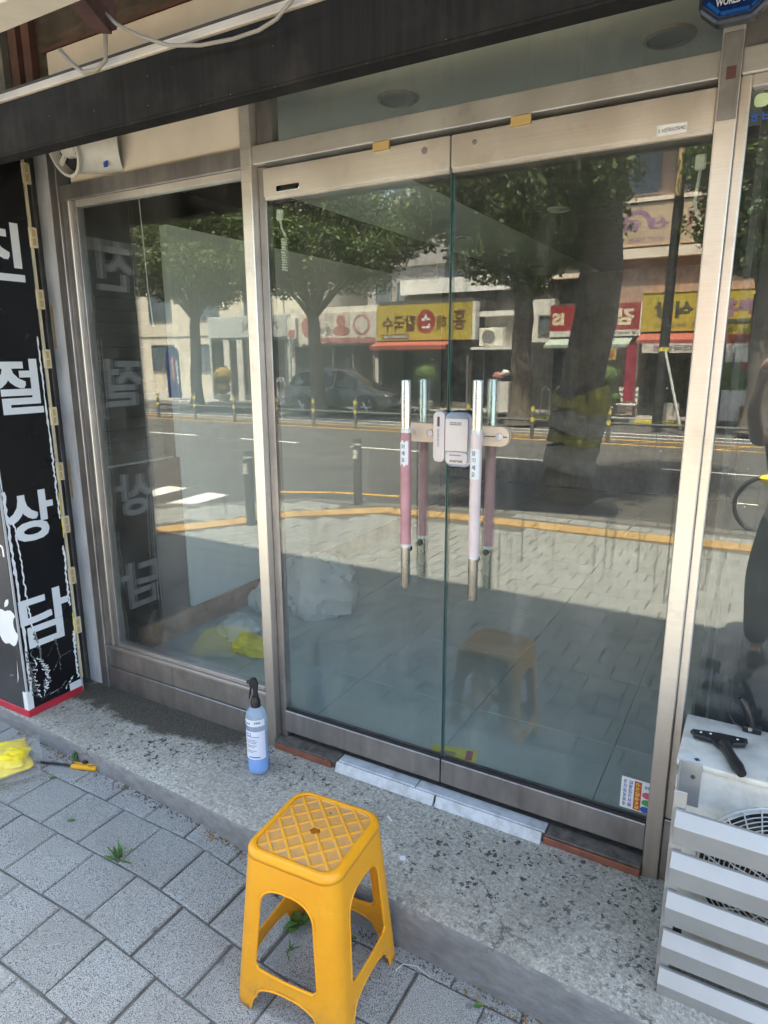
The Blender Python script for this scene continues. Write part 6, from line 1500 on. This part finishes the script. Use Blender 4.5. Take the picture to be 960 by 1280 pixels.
# hands : palm and five fingers each, curled round the phone
def hand(wrist_i, H, side):
    w0 = Vector(J[wrist_i][0]); pi_ = len(J); J.append((tuple(w0.lerp(H, .5)), (.030, .016))); E_.append((wrist_i, pi_)); J.append((tuple(H), (.034, .015))); E_.append((pi_, pi_+1))
    for k_ in range(4):
        L = (.034, .040, .038, .030)[k_]; b_ = H+Vector((side*.006*-1, .0, .026-.017*k_)); d1 = Vector((side*.55, -.25, .35-.08*k_)).normalized(); d2 = Vector((side*.9, .25, .05)).normalized()
        i0 = len(J); J.append((tuple(b_+d1*L*.6), .0088)); E_.append((pi_+1, i0)); J.append((tuple(b_+d1*L*1.25), .0082)); E_.append((i0, i0+1)); J.append((tuple(b_+d1*L*1.25+d2*L*.7), .0072)); E_.append((i0+1, i0+2))
    i0 = len(J); J.append((tuple(H+Vector((side*.020, .004, -.030))), .0105)); E_.append((pi_, i0)); J.append((tuple(H+Vector((side*.042, .002, -.022))), .009)); E_.append((i0, i0+1))
hand(10, LH, 1); hand(14, RH, -1)
pmesh('body', J, E_, 'skin')
# face
part('nose', MB().tube([(PX, -2.386, 1.735), (PX, -2.372, 1.705), (PX, -2.380, 1.693)], [.008, .014, .012], 8), 'skin', pr, smooth=True)
for s in (-1, 1):
    part('eye', MB().ell((PX+s*.031, -2.393, 1.732), .013, .008, .008, 10, 6), 'whitetext', pr, smooth=True); part('ear', MB().ell((PX+s*.078, -2.475, 1.715), .012, .022, .032, 10, 8), 'skin', pr, smooth=True)
    part('shoe', MB().tube([(PX+(-.115 if s < 0 else .145), -2.50 if s < 0 else -2.60, .045), (PX+(-.12 if s < 0 else .148), -2.40 if s < 0 else -2.50, .045), (PX+(-.127 if s < 0 else .152), -2.31 if s < 0 else -2.41, .036), (PX+(-.13 if s < 0 else .154), -2.26 if s < 0 else -2.36, .03)], [.040, .048, .046, .026], 14), 'black', pr, smooth=True)
part('mouth', MB().ell((PX, -2.391, 1.665), .022, .007, .006, 10, 6), 'fadered', pr, smooth=True)
def hairf(q): return 1+.05*mnoise.noise(q*6)
hm = MB().ell((PX, -2.488, 1.765), .088, .098, .088, 22, 14, hairf); hm.v = [Vector((v.x, min(v.y, -2.412 if v.z < 1.78 else -2.37), max(v.z, 1.70 if v.y < -2.5 else 1.745))) for v in hm.v]
part('hair', hm, 'hair', pr, smooth=True)
pmesh('trousers', [((1.19,-2.50,1.02),(.168,.128)),((1.19,-2.50,.93),(.172,.135)),((1.085,-2.495,.84),.105),((1.035,-2.425,.56),(.088,.085)),((1.07,-2.46,.10),(.086,.085)),((1.295,-2.495,.84),.105),((1.32,-2.455,.52),(.088,.085)),((1.33,-2.56,.10),(.086,.085))], [(0,1),(1,2),(2,3),(3,4),(1,5),(5,6),(6,7)], 'cloth')
pmesh('shirt', [((1.19,-2.50,.96),(.178,.138)),((1.19,-2.50,1.15),(.165,.125)),((1.19,-2.50,1.36),(.185,.135)),((1.19,-2.50,1.505),(.095,.085)),((1.01,-2.50,1.478),.078),((.955,-2.39,1.42),.072),((1.37,-2.50,1.478),.078),((1.375,-2.37,1.43),.072)], [(0,1),(1,2),(2,3),(2,4),(4,5),(2,6),(6,7)], 'shirt')
pc = CAMP-fw*.0065
ph_ = single('phone', MB().obox(pc+r2*.004+u2*.0-fw*.002, (.155, .075, .008), Matrix((u2, r2, fw)).transposed()), 'black', 'black phone held up by the person', 'phone', bevel=.002, origin=pc-Vector((0, 0, .07)))
